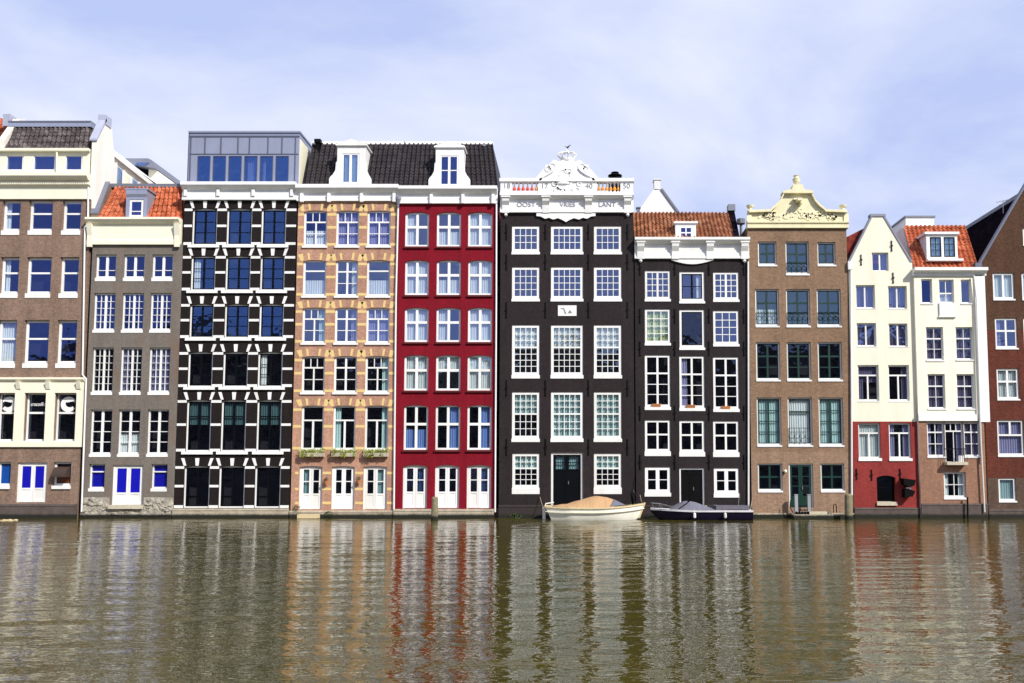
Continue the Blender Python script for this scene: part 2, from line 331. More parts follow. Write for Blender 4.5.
    def wall(s, bands, zlow=-.8, gable=None, name='wall', reveal=None):
        """front sheet with the openings cut out and their reveals, then sides and back. bands: [(z_top, material)]; gable: [(z, xl, xr)] above"""
        mats = []; 
        for _, m in bands:
            if m not in mats: mats.append(m)
        mb = MB(); y = s.y; top = gable[-1][0] if gable else s.top
        def lim(z):
            if gable and z > gable[0][0]:
                for (za, la, ra), (zb, lb, rb) in zip(gable, gable[1:]):
                    if z <= zb + 1e-9:
                        k = (z - za) / (zb - za); return la + (lb - la) * k, ra + (rb - ra) * k
            return s.x0, s.x1
        zs = {zlow, top}
        for h in s.holes: zs |= {h[2], h[3]}
        for zb, _ in bands: zs.add(min(zb, top))
        if gable: zs |= {g[0] for g in gable}
        zs = sorted(z for z in zs if zlow <= z <= top)
        for za, zb in zip(zs, zs[1:]):
            if zb - za < 1e-4: continue
            zm = (za + zb) / 2; mb.cur = mats.index(next(m for z, m in bands if zm <= z))
            (la, ra), (lb, rb) = lim(za + 1e-6), lim(zb)
            cut = sorted((h[0], h[1]) for h in s.holes if h[2] - 1e-6 <= za and h[3] + 1e-6 >= zb)
            xs = [(la, lb)] + [q for h in cut for q in ((h[0],) * 2, (h[1],) * 2)] + [(ra, rb)]
            for i in range(0, len(xs), 2):
                (p0, p1), (q0, q1) = xs[i], xs[i + 1]
                if q0 - p0 > 1e-4 or q1 - p1 > 1e-4: mb.poly([(p0, y, za), (q0, y, za), (q1, y, zb), (p1, y, zb)])
        for x0, x1, z0, z1, arch, rec in s.holes:
            zm = (z0 + z1) / 2; mb.cur = mats.index(next(m for z, m in bands if zm <= z)); yr = y + rec + .02
            zj = z1 - arch
            mb.poly([(x0, y, z0), (x0, y, zj), (x0, yr, zj), (x0, yr, z0)]); mb.poly([(x1, y, z0), (x1, yr, z0), (x1, yr, zj), (x1, y, zj)])
            mb.poly([(x0, y, z0), (x0, yr, z0), (x1, yr, z0), (x1, y, z0)])
            if not arch: mb.poly([(x0, y, z1), (x1, y, z1), (x1, yr, z1), (x0, yr, z1)])
            else:
                n = 8; pts = [(x0 + (x1 - x0) * i / n, zj + arch * (1 - (2 * i / n - 1) ** 2)) for i in range(n + 1)]
                for (a, za), (b, zb) in zip(pts, pts[1:]):
                    mb.poly([(a, y, za), (b, y, zb), (b, yr, zb), (a, yr, za)])
                    if z1 - min(za, zb) > 1e-5: mb.poly([(a, y, za), (b, y, zb), (b, y, z1 + 1e-5), (a, y, z1 + 1e-5)])
        mb.cur = mats.index(bands[-1][1]); et = gable[0][0] if gable else top
        for x in (s.x0, s.x1): mb.poly([(x, y, zlow), (x, y + s.depth, zlow), (x, y + s.depth, et), (x, y, et)])
        mb.poly([(s.x0, y + s.depth, zlow), (s.x1, y + s.depth, zlow), (s.x1, y + s.depth, et), (s.x0, y + s.depth, et)])
        s.part(name, mb, mats, fix=False)
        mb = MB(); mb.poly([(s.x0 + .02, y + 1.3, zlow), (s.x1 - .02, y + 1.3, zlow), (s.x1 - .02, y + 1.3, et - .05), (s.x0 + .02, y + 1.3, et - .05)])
        s.part('room_shade_panel', mb, 'room', fix=False)  # added dark sheet, its colour stands in for the shade inside the rooms
    def cornice(s, pts, x0=None, x1=None, mat='white', name='cornice'):
        """pts: (projection in m, py) going down the front; closed at the wall"""
        y = s.y; q = [(y + .3, Z(pts[0][1], y))] + [(y - p, Z(py, y)) for p, py in pts] + [(y + .3, Z(pts[-1][1], y))]
        mb = MB(); mb.prof(q, s.x0 - .02 if x0 is None else x0, s.x1 + .02 if x1 is None else x1); return s.part(name, mb, mat)
    def plinth(s, py, mat='pl', proud=.12, name='plinth', x0=None, x1=None, top=None):
        mb = MB(); n = 24; a, b = (x0 or s.x0), (x1 or s.x1); zt = Z(py, s.y)
        mb.box(a, b, s.y - proud, s.y + .02, -1.0, zt - .12); mb.prof([(s.y - proud - .03, zt - .12), (s.y + .02, zt - .12), (s.y + .02, zt), (s.y - proud + .0, zt)], a, b)
        return s.part(name, mb, mat)
    def pipe(s, pts, r=.05, mat='white2', y=None):
        mb = MB(); q = [P(px, py, s.y) for px, py in pts]; mb.tube([(v.x, s.y - .12 if y is None else y, v.z) for v in q], r)
        for k in range(1, 5):
            v = q[0].lerp(q[-1], k / 5)
        return s.part('downpipe', mb, mat)
    def anchors(s, pts, h=.95, mat='black'):
        for px, py in pts:
            v = P(px, py, s.y)
            if s.anchor is None:
                mb = MB(); a, z = v.x, v.z; yy = s.y - .03
                mb.box(a - .028, a + .028, yy - .03, yy + .028, z - h / 2, z + h / 2); mb.box(a - .075, a + .075, yy - .05, yy - .031, z - .05, z + .05)
                mb.box(a - .05, a + .05, yy - .028, yy + .02, z - h / 2 - .06, z - h / 2 - .001); mb.box(a - .04, a + .04, yy - .028, yy + .02, z + h / 2 + .001, z + h / 2 + .06)
                s.anchor = s.part('wall_anchor', mb, mat); s.a0 = v
            else:
                o = s.anchor.copy(); COL.objects.link(o); o.parent = s.root; o.location = v - s.a0
def tile_roof(parent, bl, br, tl, tr, mat, tw=.30, th=.30, name='roof_tiles', amp=.06, step=.03):
    bl, br, tl, tr = map(Vector, (bl, br, tl, tr)); w = (br - bl).length; h = (tl - bl).length
    nt = max(3, round(w / tw)); nr = max(3, round(h / th)); sub = 6
    nrm = (br - bl).cross(tl - bl).normalized()
    if nrm.y > 0: nrm = -nrm
    vs = []; fs = []; nx = nt * sub + 1
    for r in range(nr):
        for e in (0, 1):
            k = (r + e) / nr
            for i in range(nx):
                u = i / (nx - 1); ph = (i % sub) / sub
                prof = amp * (math.cos(2 * math.pi * ph) if True else 0)
                p = bl.lerp(br, u).lerp(tl.lerp(tr, u), k) + nrm * (amp + prof + (step * (1 - e)) + .01 * math.sin(r * 3.1 + i * .03))
                vs.append(p)
    for j in range(2 * nr - 1):
        for i in range(nx - 1): fs.append((j * nx + i, j * nx + i + 1, (j + 1) * nx + i + 1, (j + 1) * nx + i))
    mb = MB(); mb.add(vs, fs); return mb.build(name, mat, parent, False, False)
def roof_block(parent, bl, br, tl, tr, yb, mat, name='roof', zb=None):
    bl, br, tl, tr = map(Vector, (bl, br, tl, tr)); mb = MB()
    q = [bl, br, tr, tl, Vector((bl.x, yb, bl.z)), Vector((br.x, yb, br.z)), Vector((tr.x, yb, tr.z)), Vector((tl.x, yb, tl.z))]
    mb.add(q, [(0, 1, 2, 3), (5, 4, 7, 6), (4, 0, 3, 7), (1, 5, 6, 2), (3, 2, 6, 7), (0, 4, 5, 1)]); return mb.build(name, mat, parent)
def pane_set(parent, px, y, secs, t=.08, rail=.06, bar=.04, mull=None, mat='white', gl='gC', cur=None, cmat='cw', fr='window_frame'):
    """a glazed frame as sub-parts of a dormer"""
    x0, x1, z0, z1 = rect(*px, y); f = MB(); bars(f, x0, x1, z0, z1, y - .02, y + .07, secs, t, rail, bar, mull); f.build(fr, mat, parent)
    g = MB(); g.box(x0 + t * .5, x1 - t * .5, y + .02, y + .03, z0 + t * .5, z1 - t * .5); g.build('pane', gl, parent)
    g = MB(); g.box(x0, x1, y + .22, y + .24, z0, z1); g.build('room_shade_back', 'room', parent)  # near-black backing, room shade put in by colour
    if cur: curtain(parent, x0 + t, x1 - t, z0 + t, z1 - t, y + .14, cmat)
def hollow(mb, px, wpx, y0, y1):
    """box front with an opening: four boards round the window rectangle, plus cheeks"""
    x0, x1, z0, z1 = rect(*px, y0); a0, a1, b0, b1 = rect(*wpx, y0)
    mb.box(x0, a0, y0, y1, z0, z1); mb.box(a1, x1, y0, y1, z0, z1); mb.box(a0, a1, y0, y1, b1, z1); mb.box(a0, a1, y0, y1, z0, b0)
    return x0, x1, z0, z1
def foliage(mb, cx, cy, cz, rx, ry, rz, n, s):
    for _ in range(n):
        while True:
            a, b, c = (random.uniform(-1, 1) for _ in range(3))
            if a * a + b * b + c * c < 1: break
        p = Vector((cx + a * rx, cy + b * ry, cz + c * rz)); d = Vector((random.gauss(0, 1), random.gauss(0, 1), random.gauss(0, 1))).normalized(); u = d.orthogonal().normalized(); k = s * random.uniform(.6, 1.3)
        mb.poly([p - u * k, p + d.cross(u) * k * .45, p + u * k, p - d.cross(u) * k * .45])
ONE = [(1, 1, 1)]
exec_parts = []
# ================================================================== the houses, from the first on the left
def rowpx(xs, y0, y1): return [(a, y0, b, y1) for a, b in xs]
G2 = [(.42, 1, 1), (.58, 1, 1)]
# ---- brown brick house with the shopfront
h = House('canal_house', -18, 84.5, 350, 200, 'brown brick house with cream attic storey and a white shopfront of three dark windows')
for r in [(2, 200, 20, 235), (28.5, 200, 52.5, 235), (62, 200, 81, 235)]: h.win(r, G2, t=.15, rail=.12, rec=.24, sill=.34, silly=.04, gl='gB', cur='L' if r[0] < 3 else None, sillw=0)
for r in [(0, 257, 18.5, 298), (26, 257, 51, 298), (59.5, 257, 78.5, 298)]: h.win(r, G2, t=.15, rail=.12, rec=.24, sill=.34, silly=.04, gl='gB', cur='L' if r[0] < 3 else None, sillw=0)
for r in [(-3, 320, 16, 368), (23.5, 320, 48.5, 368), (56.5, 320, 76.5, 368)]: h.win(r, G2, t=.15, rail=.12, rec=.24, sill=.34, silly=.04, gl='gB', cur='F' if r[0] < 3 else None, sillw=0)
sf = []
for r in [(-3, 393, 15, 442), (24.5, 393, 46, 442), (54.5, 393, 76.5, 442)]:
    w = h.win(r, [(.41, 1, 1), (.59, 1, 1)], t=.09, rail=.13, rec=.26, sill=.10, silly=0, gl='gD', sillw=0); sf.append(r)
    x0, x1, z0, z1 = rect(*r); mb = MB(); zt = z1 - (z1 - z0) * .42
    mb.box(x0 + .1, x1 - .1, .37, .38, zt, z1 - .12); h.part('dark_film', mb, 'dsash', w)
h.win((-3, 462, 10.5, 489), ONE, t=.12, rec=.18, sill=.24, gl='gD', sillw=0)
h.win((53, 462, 71, 489), ONE, t=.12, rec=.18, sill=.24, gl='gD', sillw=.02)
h.door((16.5, 462.5, 46.5, 502.5), pan='blue', ny=1, t=.13, solid=.36, knob=False)
h.wall([(Z(447), 'b1'), (99, 'b1')])
yb = -.10
mb = MB()       # shopfront surround: pilasters, fascia, base
a, b, z0, z1 = rect(-18, 378, 83.5, 447); rr = [rect(*q) for q in sf]
mb.box(a, b, -.12, -.005, rr[0][3], z1 - .25); mb.prof([(-.30, z1 - .12), (-.30, z1), (-.005, z1 + .05), (-.005, z1 - .26), (-.14, z1 - .26)], a - .05, b + .05)
mb.box(a, b, -.14, -.005, z0, rr[0][2])
xs = [a] + [q for r in rr for q in r[:2]] + [b]
for i in range(0, len(xs), 2): mb.box(xs[i], xs[i + 1], -.12, -.004, rr[0][2], rr[0][3])
sfo = h.part('shopfront', mb, 'cream')
for px in (20, 49.5, 80):
    mb = MB(); c = X(px, 388); mb.prof([(-.34, z1 - .27), (-.12, z1 - .27), (-.12, z1 - .75), (-.18, z1 - .75)], c - .14, c + .14); h.part('console', mb, 'cream', sfo)
c = P(35.5, 404); text('shop_lettering', 'crocodile', 'text', sfo, c.x, .285, c.z, .36, sx=.72, shear=.15)
for px, mirror in ((66, 1), (6.5, -1)):
    c = P(px, 404); mb = MB(); n = 28; R0, R1 = .52, .30     # round C-shaped emblem with a bite at one side
    pts = [(math.cos(t) * R0, math.sin(t) * R0) for t in [math.radians(28 + 300 * i / n) for i in range(n + 1)]]
    inn = [(math.cos(t) * R1 + .10, math.sin(t) * R1 * .8 + .04) for t in [math.radians(20 + 290 * i / n) for i in range(n + 1)]]
    for i in range(n): 
        q = [pts[i], pts[i + 1], inn[i + 1], inn[i]]; mb.prism([(c.x + mirror * u, c.z + v) for u, v in q], .29, .31)
    mb.prism([(c.x + mirror * u, c.z + v) for u, v in [(-.12, .12), (.30, .20), (.42, .26), (.1, .33), (-.2, .22)]], .288, .306)
    mb.prism([(c.x + mirror * u, c.z + v) for u, v in [(-.1, -.38), (.02, -.2), (.12, -.34), (.4, -.28), (.2, -.44)]], .288, .306)
    h.part('emblem', mb, 'text', sfo)
x0, x1, z0, z1 = rect(55, 466, 69, 485); mb = MB(); mb.box(x0, x1, .30, .32, z0, z1); h.part('poster', mb, 'amber')
x0, x1, z0, z1 = rect(-2, 465, 9, 486); mb = MB(); mb.box(x0, x1, .27, .29, z0, z1); h.part('blue_panel', mb, 'skyb')
h.plinth(504, 'pld', .22)
h.cornice([(.75, 176), (.75, 179), (.55, 181.5), (.30, 182.5), (.30, 186), (.14, 188), (.14, 199.5)], mat='cream')
mb = MB()
n = 46
for i in range(n):
    c = h.x0 + (h.x1 - h.x0) * (i + .5) / n; mb.box(c - .04, c + .04, h.y - .40, h.y - .27, Z(186), Z(184.2))
h.part('dentil_band', mb, 'cream')
# attic storey set just behind the cornice, tiled slope over it, parapets with chimney heads
ya = .15; at = MB(); zt = Z(152, ya); zb = Z(178, ya)
aw = [(6.5, 155.5, 23.5, 170.5), (33.5, 155.5, 55.5, 170.5), (65.5, 155.5, 82.5, 170.5)]; ar = [rect(*q, ya) for q in aw]
xs = [h.x0] + [q for r in ar for q in r[:2]] + [X(90, 165, ya)]
at.box(xs[0], xs[-1], ya, ya + .3, zb, ar[0][2]); at.box(xs[0], xs[-1], ya, ya + .3, ar[0][3], zt)
for i in range(0, len(xs), 2): at.box(xs[i], xs[i + 1], ya, ya + .3, ar[0][2], ar[0][3])
at.box(xs[0], xs[-1], ya - .28, ya + .3, zt, zt + .18)
att = h.part('attic_storey', at, 'cream')
for q in aw: pane_set(att, (q[0], q[1], q[2], q[3]), ya + .08, ONE, t=.07, gl='gB')
bl, br, tl, tr = P(2, 150.5, .1), P(89, 150.5, .1), P(11.5, 127, 1.1), P(92, 127, 1.1)
bl.z = br.z = zt + .18
bl.x = X(-3, 150, .1); tl.x = X(6, 127, 1.1)
roof_block(h.root, bl + Vector((0, .08, -.15)), br + Vector((0, .08, -.15)), tl + Vector((0, .08, -.1)), tr + Vector((0, .08, -.1)), 2.4, 'brn'); 
tile_roof(h.root, P(4.5, 150, .1), br, P(11.5, 127, 1.1), tr, 'brn', tw=.33, th=.32)
mb = MB(); mb.box(X(10, 125, 1.1), X(92.5, 125, 1.1), .9, 1.5, tr.z - .05, tr.z + .28); h.part('ridge_board', mb, 'zinc')
mb = MB(); mb.box(X(10, 125, 1.1), X(92.5, 125, 1.1), .85, 1.55, tr.z + .281, tr.z + .36); h.part('ridge_capping', mb, 'lead')
xr = X(91, 165, 0); xe = xr + .35
gpts = [(.2, Z(247)), (.0, Z(178)), (.0, Z(141)), (1.0, Z(120, 1)), (1.6, Z(118, 1.6)), (1.75, Z(122, 1.7)), (2.35, Z(158, 2.3)), (2.8, Z(200, 2.8)), (2.8, Z(247))]
mb = MB(); mb.prof(gpts, xr, xe); h.part('gable_wall', mb, 'whitewash')
mb = MB(); mb.prof([(-.10, Z(141)), (-.10, Z(139)), (.95, Z(118.5, 1)), (1.05, Z(120.5, 1))], xr - .12, xe + .05); h.part('gable_coping', mb, 'zincl')
mb = MB(); mb.box(xr - .12, xe + .05, .85, 1.68, Z(126, 1.2), Z(116.5, 1.2)); h.part('chimney', mb, 'zincl')
mb = MB(); v = P(5, 124, .9); xl = X(8, 130, 1.3); mb.prof([(0, Z(150)), (0, Z(140)), (1.5, Z(119, 1.5)), (2.2, Z(119, 2.2)), (2.4, Z(150, 2))], X(-2, 140), X(4.5, 140)); h.part('parapet', mb, 'whitewash')
mb = MB(); xl = X(8, 120, 1.5); mb.box(xl - .25, xl + .25, 1.3, 2.0, Z(127, 1.5), Z(115, 1.5)); h.part('chimney', mb, 'zincl')
h.pipe([(57, 150), (57, 176)], .06, 'cream', -.02)
h.pipe([(89.5, 183), (89, 224), (86, 228), (83.7, 375), (87.3, 379), (82.7, 512)], .055, 'white2', -.14)

mb = MB(); x0, x1, z0, z1 = rect(55, 467, 69, 477); n = 8
mb.prof([(.16, z0)] + [(.16 - .62 * math.sin(math.pi / 2 * i / n), z0 + (z1 - z0) * math.cos(math.pi / 2 * i / n)) for i in range(n + 1)], x0, x1); h.part('awning', mb, 'awn')
# ---- neighbour at the edge of the picture
h = House('canal_house', -124, -18.7, 350, 200, 'house cut off at the picture edge, its orange roof just showing past a parapet')
for (y0, y1) in ((210, 245), (262, 300), (318, 360), (378, 425), (445, 490)):
    for x in (-116, -84, -52): h.win((x, y0, x + 22, y1), G2, t=.12, gl='gD', cur='F' if x == -84 else None)
h.wall([(99, 'b10')]); h.plinth(505, 'pld', .2); h.cornice([(.4, 192), (.4, 195), (.15, 197), (.15, 201)])
bl, br, tl, tr = P(-112, 192, .1), P(-18.7, 192, .1), P(-112, 119, 2.6), P(-18.7, 119, 2.6); br.x = tr.x = h.x1; tl.x = bl.x = h.x0
roof_block(h.root, bl + Vector((0, .1, -.1)), br + Vector((0, .1, -.1)), tl + Vector((0, .1, -.1)), tr + Vector((0, .1, -.1)), 8, 'org'); tile_roof(h.root, bl, br, tl, tr, 'org')
# ---- grey house with the orange roof
h = House('canal_house', 86.5, 178.2, 380, 246, 'grey rendered house with bright orange tiled roof, small lead dormer and blue double doors')
for i, r in enumerate(rowpx([(95.5, 116), (123.5, 144.5), (152, 172.8)], 254.5, 281.2)): h.win(r, [(.70, 2, 1), (.30, 2, 1)], t=.10, rail=.04, mull=.16, rec=.16, sill=.26, silly=.03, gl='gB', sillw=0)
for i, r in enumerate(rowpx([(93.3, 115), (121.8, 143.5), (150, 171)], 293, 332.8)): h.win(r, [(1, 4, 5)], t=.09, bar=.03, mull=.14, rec=.16, sill=.22, silly=.03, gl='gB', sillw=0)
for i, r in enumerate(rowpx([(91.8, 113), (120, 141.5), (148.5, 170)], 347.5, 395)): h.win(r, [(1, 4, 6)], t=.09, bar=.03, mull=.13, rec=.16, sill=.22, silly=.03, gl='gC' if i else 'gD', cur=[None, 'L', 'F'][i], cmat='cl', sillw=0)
for i, r in enumerate(rowpx([(90, 111.5), (118, 139.8), (147, 168.5)], 409.5, 457)): h.win(r, [(1, 2, 4)], t=.09, bar=.045, mull=.15, rec=.16, sill=.22, silly=.03, gl='gD', cur=[None, 'B', None][i], sillw=0)
for r in [(88.6, 464, 104.6, 491.5), (151, 464, 167.2, 491.5)]:
    w = h.win(r, [(.3, 1, 1), (.7, 1, 1)], t=.08, rail=.08, rec=.2, sill=.22, silly=.02, gl='gD', sillw=0); x0, x1, z0, z1 = rect(*r); mb = MB(); mb.box(x0 + .09, x1 - .09, .33, .35, z0 + .3, z1 - .09); h.part('blue_blind', mb, 'blue', w)
h.door((112, 465, 142.6, 505), pan='blue', ny=1, t=.11, solid=.30, knob=False, step=.25)
h.wall([(99, 'b2')])
mb = MB(); rz = random.Random(3)
zt = Z(497); dr = rect(112, 465, 142.6, 505); mb.box(h.x0, dr[0] - .12, -.03, .02, -.9, zt - .03); mb.box(dr[1] + .12, h.x1, -.03, .02, -.9, zt - .03); mb.box(dr[0] - .12, dr[1] + .12, -.03, .02, -.9, dr[2] - .26)
for k in range(150):                                        # rubble footing, broken stones of uneven size
    x = rz.uniform(h.x0 + .2, h.x1 - .2); z = rz.uniform(-.2, zt - .1); r_ = rz.uniform(.12, .34)
    if z > dr[2] - .45 and dr[0] - .3 < x < dr[1] + .3: continue
    n = rz.randint(5, 7); q = [(x + r_ * rz.uniform(.7, 1.15) * math.cos(6.28 * i / n + .3), z + .62 * r_ * rz.uniform(.7, 1.15) * math.sin(6.28 * i / n + .3)) for i in range(n)]
    q = [(min(max(u, h.x0), h.x1), min(v, zt)) for u, v in q]; d = rz.uniform(.05, .16); cx_, cz_ = x + rz.uniform(-.05, .05), z + rz.uniform(-.03, .05)
    vs = [(u, -.02, v) for u, v in q] + [(cx_ + (u - cx_) * .72, -d * rz.uniform(.6, 1.1), cz_ + (v - cz_) * .72) for u, v in q]
    mb.add(vs, [(i, (i + 1) % n, n + (i + 1) % n, n + i) for i in range(n)] + [tuple(range(n, 2 * n))])
h.part('plinth', mb, 'rub')
h.plinth(513.5, 'rub', .10, name='footing')
xa, xb = X(88, 235), X(181, 235)
h.cornice([(.50, 219), (.50, 221), (.34, 223.5), (.12, 225), (.12, 240), (.18, 241), (.18, 245)], xa, xb, 'cream')
for px in (91.5, 178.5):
    mb = MB(); c = X(px, 232); mb.prof([(-.42, Z(225)), (-.10, Z(225)), (-.10, Z(247.5)), (-.22, Z(247.5)), (-.24, Z(236))], c - .17, c + .17); h.part('console', mb, 'cream')
bl, br, tl, tr = P(98.5, 219, .1), P(182, 219, .1), P(108.5, 187, 1.6), P(183, 187, 1.6)
tl.x = bl.x + .35
roof_block(h.root, bl + Vector((-.6, .1, -.1)), br + Vector((0, .1, -.1)), tl + Vector((-.6, .1, -.1)), tr + Vector((0, .1, -.1)), 8, 'org')
tile_roof(h.root, bl, br, tl, tr, 'org', tw=.33, th=.30)
mb = MB(); mb.box(tl.x - .5, tr.x, 1.5, 2.2, tl.z - .05, tl.z + .22); h.part('ridge_capping', mb, 'lead')
mb = MB(); mb.prof([(-.02, Z(224)), (-.02, Z(214)), (1.3, tl.z + .1), (3, tl.z + .1), (3, Z(224))], X(91, 215), X(98, 219)); h.part('parapet', mb, 'b1')
mb = MB(); mb.prof([(-.06, Z(213.9)), (-.06, Z(212)), (1.25, tl.z + .28), (1.3, tl.z + .11)], X(90.7, 215), X(98.5, 219)); h.part('parapet_coping', mb, 'lead')
yd = -.06; mb = MB(); x0, x1, z0, z1 = hollow(mb, (126, 190, 147, 218.5), (129.5, 199.5, 143.5, 217), yd, yd + .25)
mb.box(x0 + .002, x0 + .12, yd + .25, 2, z0, z1); mb.box(x1 - .12, x1 - .002, yd + .25, 2, z0, z1); mb.box(x0 - .08, x1 + .08, yd - .1, 2.1, z1, z1 + .1); mb.prof([(yd - .08, z1), (yd - .08, z1 - .3), (yd - .002, z1 - .5), (yd - .002, z1)], x0, x1)
d = h.part('dormer', mb, 'zinc'); pane_set(d, (129.7, 200, 143.3, 217), yd + .05, [(.72, 1, 1), (.28, 1, 1)], t=.13, gl='gB')

# ---- black house with white stone blocks and zinc rooftop
h = House('canal_house', 179, 293.3, 355, 200, 'black brick house dressed with white stone blocks under a zinc clad rooftop storey')
R3 = [([(192, 217), (226.5, 252), (261, 286)], 208.5, 245), ([(190.7, 215.3), (225.3, 250.5), (260, 284.6)], 256, 290.5), ([(189.3, 213.5), (224.3, 249), (259, 283.6)], 304, 338), ([(187.7, 212.5), (222.8, 247.8), (257.6, 282.4)], 352, 387), ([(186, 210.7), (220.8, 245.8), (256.5, 281.3)], 400, 451.5), ([(183.6, 209.5), (218.6, 244.6), (254.5, 280.5)], 466, 508)]
for k, (xs, y0, y1) in enumerate(R3):
    secs = [[(1, 2, 3)], [(1, 2, 3)], [(1, 2, 3)], [(1, 2, 3)], [(.3, 2, 1), (.7, 2, 1)], [(.28, 2, 1), (.72, 2, 1)]][k]
    for i, (a, b) in enumerate(xs):
        w = h.win((a, y0, b, y1), secs, t=.10, bar=.05, rail=.08, mull=.13, rec=.12, sill=0, sash='dsash', st=.07, gl='gS' if k < 3 else 'gD', arch=.10, cur=('T' if k == 4 and i < 3 else 'L' if (k, i) in ((1, 0), (3, 2)) else None), cmat='cx' if k == 4 else 'cw')
        x0, x1, z0, z1 = rect(a, y0, b, y1); zs = z0
        if k < 5: mb = MB(); mb.prof([(-.14, z0 - .19), (-.005, z0 - .19), (.12, z0), (-.12, z0)], x0 - .2, x1 + .2); h.part('sill', mb, 'white', w)
        zl = z1 + .02; cx = (x0 + x1) / 2; hh = .50
        for sgn in (-1, 1):                                # slanted end voussoirs and keystone over the opening
            e = x0 if sgn < 0 else x1; mb = MB()
            mb.prism([(e + sgn * .03, zl + .0), (e - sgn * .13, zl), (e + sgn * .01, zl + hh), (e + sgn * .22, zl + hh)], -.05, .01); h.part('voussoir', mb, 'white', w)
        mb = MB(); mb.prism([(cx - .09, zl), (cx + .09, zl), (cx + .13, zl + hh), (cx - .13, zl + hh)], -.06, .01); h.part('keystone', mb, 'white', w)
    xx = [h.x0] + [q for a, b in xs for q in (X(a, (y0 + y1) / 2), X(b, (y0 + y1) / 2))] + [h.x1]
    _, _, z0, z1 = rect(200, y0, 210, y1)
    for zc, hh in ((z1 - .10, .17), (z0 + (z1 - z0) * .52, .16), (z0 + .09, .18)):
        for i in range(0, len(xx), 2): dress = MB(); dress.box(xx[i] + (0 if i else .03), xx[i + 1] - (0 if i < 6 else .03), -.045, -.002, zc - hh / 2, zc + hh / 2); h.part('stone_block', dress, 'white')
h.wall([(99, 'b3')])
h.plinth(508.5, 'pl', .2)
xa, xb = X(183.5, 190), X(297.5, 190)
h.cornice([(.55, 184), (.55, 187), (.30, 190), (.16, 191), (.16, 198), (.22, 198.5), (.22, 200.5)], xa, xb)
for px in (187, 219.5, 254.5, 293):
    mb = MB(); c = X(px, 196); mb.box(c - .10, c + .10, -.30, -.18, Z(197), Z(190.5)); h.part('bracket', mb, 'white')
yz = .25; mb = MB(); xw = [(197.3, 210.3), (212.7, 225.9), (228.4, 241.6), (244.1, 257.3), (259.8, 273), (275.5, 288.7)]
rr = [rect(a, 156, b, 183, yz) for a, b in xw]; x0, x1, z0, z1 = rect(189.3, 133, 298.7, 185, yz); x0 = X(188.5, 165, yz); x1 = X(299, 160, yz)
mb.box(x0, x1, yz, yz + .25, rr[0][3], z1); mb.box(x0, x1, yz, yz + .25, z0, rr[0][2]); xs = [x0] + [q for r in rr for q in r[:2]] + [x1]
for i in range(0, len(xs), 2): mb.box(xs[i], xs[i + 1], yz, yz + .25, rr[0][2], rr[0][3])
mb.box(x0, x0 + .1, yz + .25, 5, z0, z1); mb.box(x1 - .1, x1, yz + .25, 5, z0, z1); mb.box(x0, x1, 5, 5.1, z0, z1); mb.box(x0 - .06, x1 + .06, yz - .08, 5.2, z1, z1 + .12)
pent = h.part('rooftop_storey', mb, 'zinc')
mb = MB(); mb.box(x0 + .12, x1 - .12, yz + 1.4, yz + 1.45, z0, z1); h.part('room_shade_back', mb, 'room', pent)  # dark backing sheet, shade of the storey's interior put into its colour
mb = MB(); mb.box(x0 + .05, x1 - .05, yz - .03, yz - .001, rr[0][3] + .10, rr[0][3] + .16)
for i, px in enumerate((190.8, 205, 221, 238, 249.5, 268, 282, 295.5)):
    c = X(px, 150, yz); mb.box(c - .03, c + .03, yz - .05, yz - .001, rr[0][3] + .161 if 0 < i < 7 else z0, z1 - .28)
mb.box(x0, x1, yz - .05, yz - .001, z1 - .279, z1 - .2); mb.box(x0 - .05, x0, yz - .05, yz + .05, z0, z1 + .13)
h.part('standing_seams', mb, 'zincd', pent)
mb = MB(); mb.box(x1 + .001, x1 + .03, yz + .05, 5, z0, z1 - .4); h.part('side_cladding', mb, 'cream', pent)
for i, r in enumerate(rr):
    f = MB(); bars(f, r[0], r[1], r[2], r[3], yz - .02, yz + .10, ONE, .035, .05, .04); f.build('window_frame', 'zincd', pent)
    g = MB(); g.box(r[0] + .05, r[1] - .05, yz + .04, yz + .05, r[2] + .05, r[3] - .05); g.build('pane', 'gS', pent)
    if i in (3, 4): curtain(pent, r[0] + .1, r[0] + (.3 if i == 4 else .7), r[2], r[3], yz + .3, 'cl')

# ---- salmon and yellow brick house
h = House('canal_house', 294.3, 395.6, 355, 201, 'salmon brick house with yellow brick bands and flower boxes under its lower windows')
R4 = [([(303.5, 327), (336, 359), (367, 390.5)], 210.5, 248), ([(302.7, 326), (335.3, 358), (366.5, 390)], 260, 298), ([(302, 325.3), (334.6, 357.4), (366, 389.5)], 307.5, 345), ([(301.5, 324.6), (333.6, 356.8), (365, 389)], 356, 394.5), ([(301, 323.5), (332.8, 355.3), (364.6, 388.2)], 405.5, 452)]
SA = [(.30, 3, 1), (.70, 2, 2)]; SB = [(.30, 2, 1), (.70, 2, 2)]
spec = [[SA, SA, SA], [[(.28, 1, 1), (.72, 1, 1)], [(.30, 2, 1), (.70, 2, 2)], [(.28, 1, 1), (.72, 1, 1)]], [SA, SB, SA], [SA, SB, SA], [[(.32, 1, 1), (.68, 2, 1)]] * 3]
curs = [['B', 'F', 'F'], ['B', 'R', 'B'], ['R', 'R', 'F'], [None, None, 'R'], [None, 'L', 'R']]
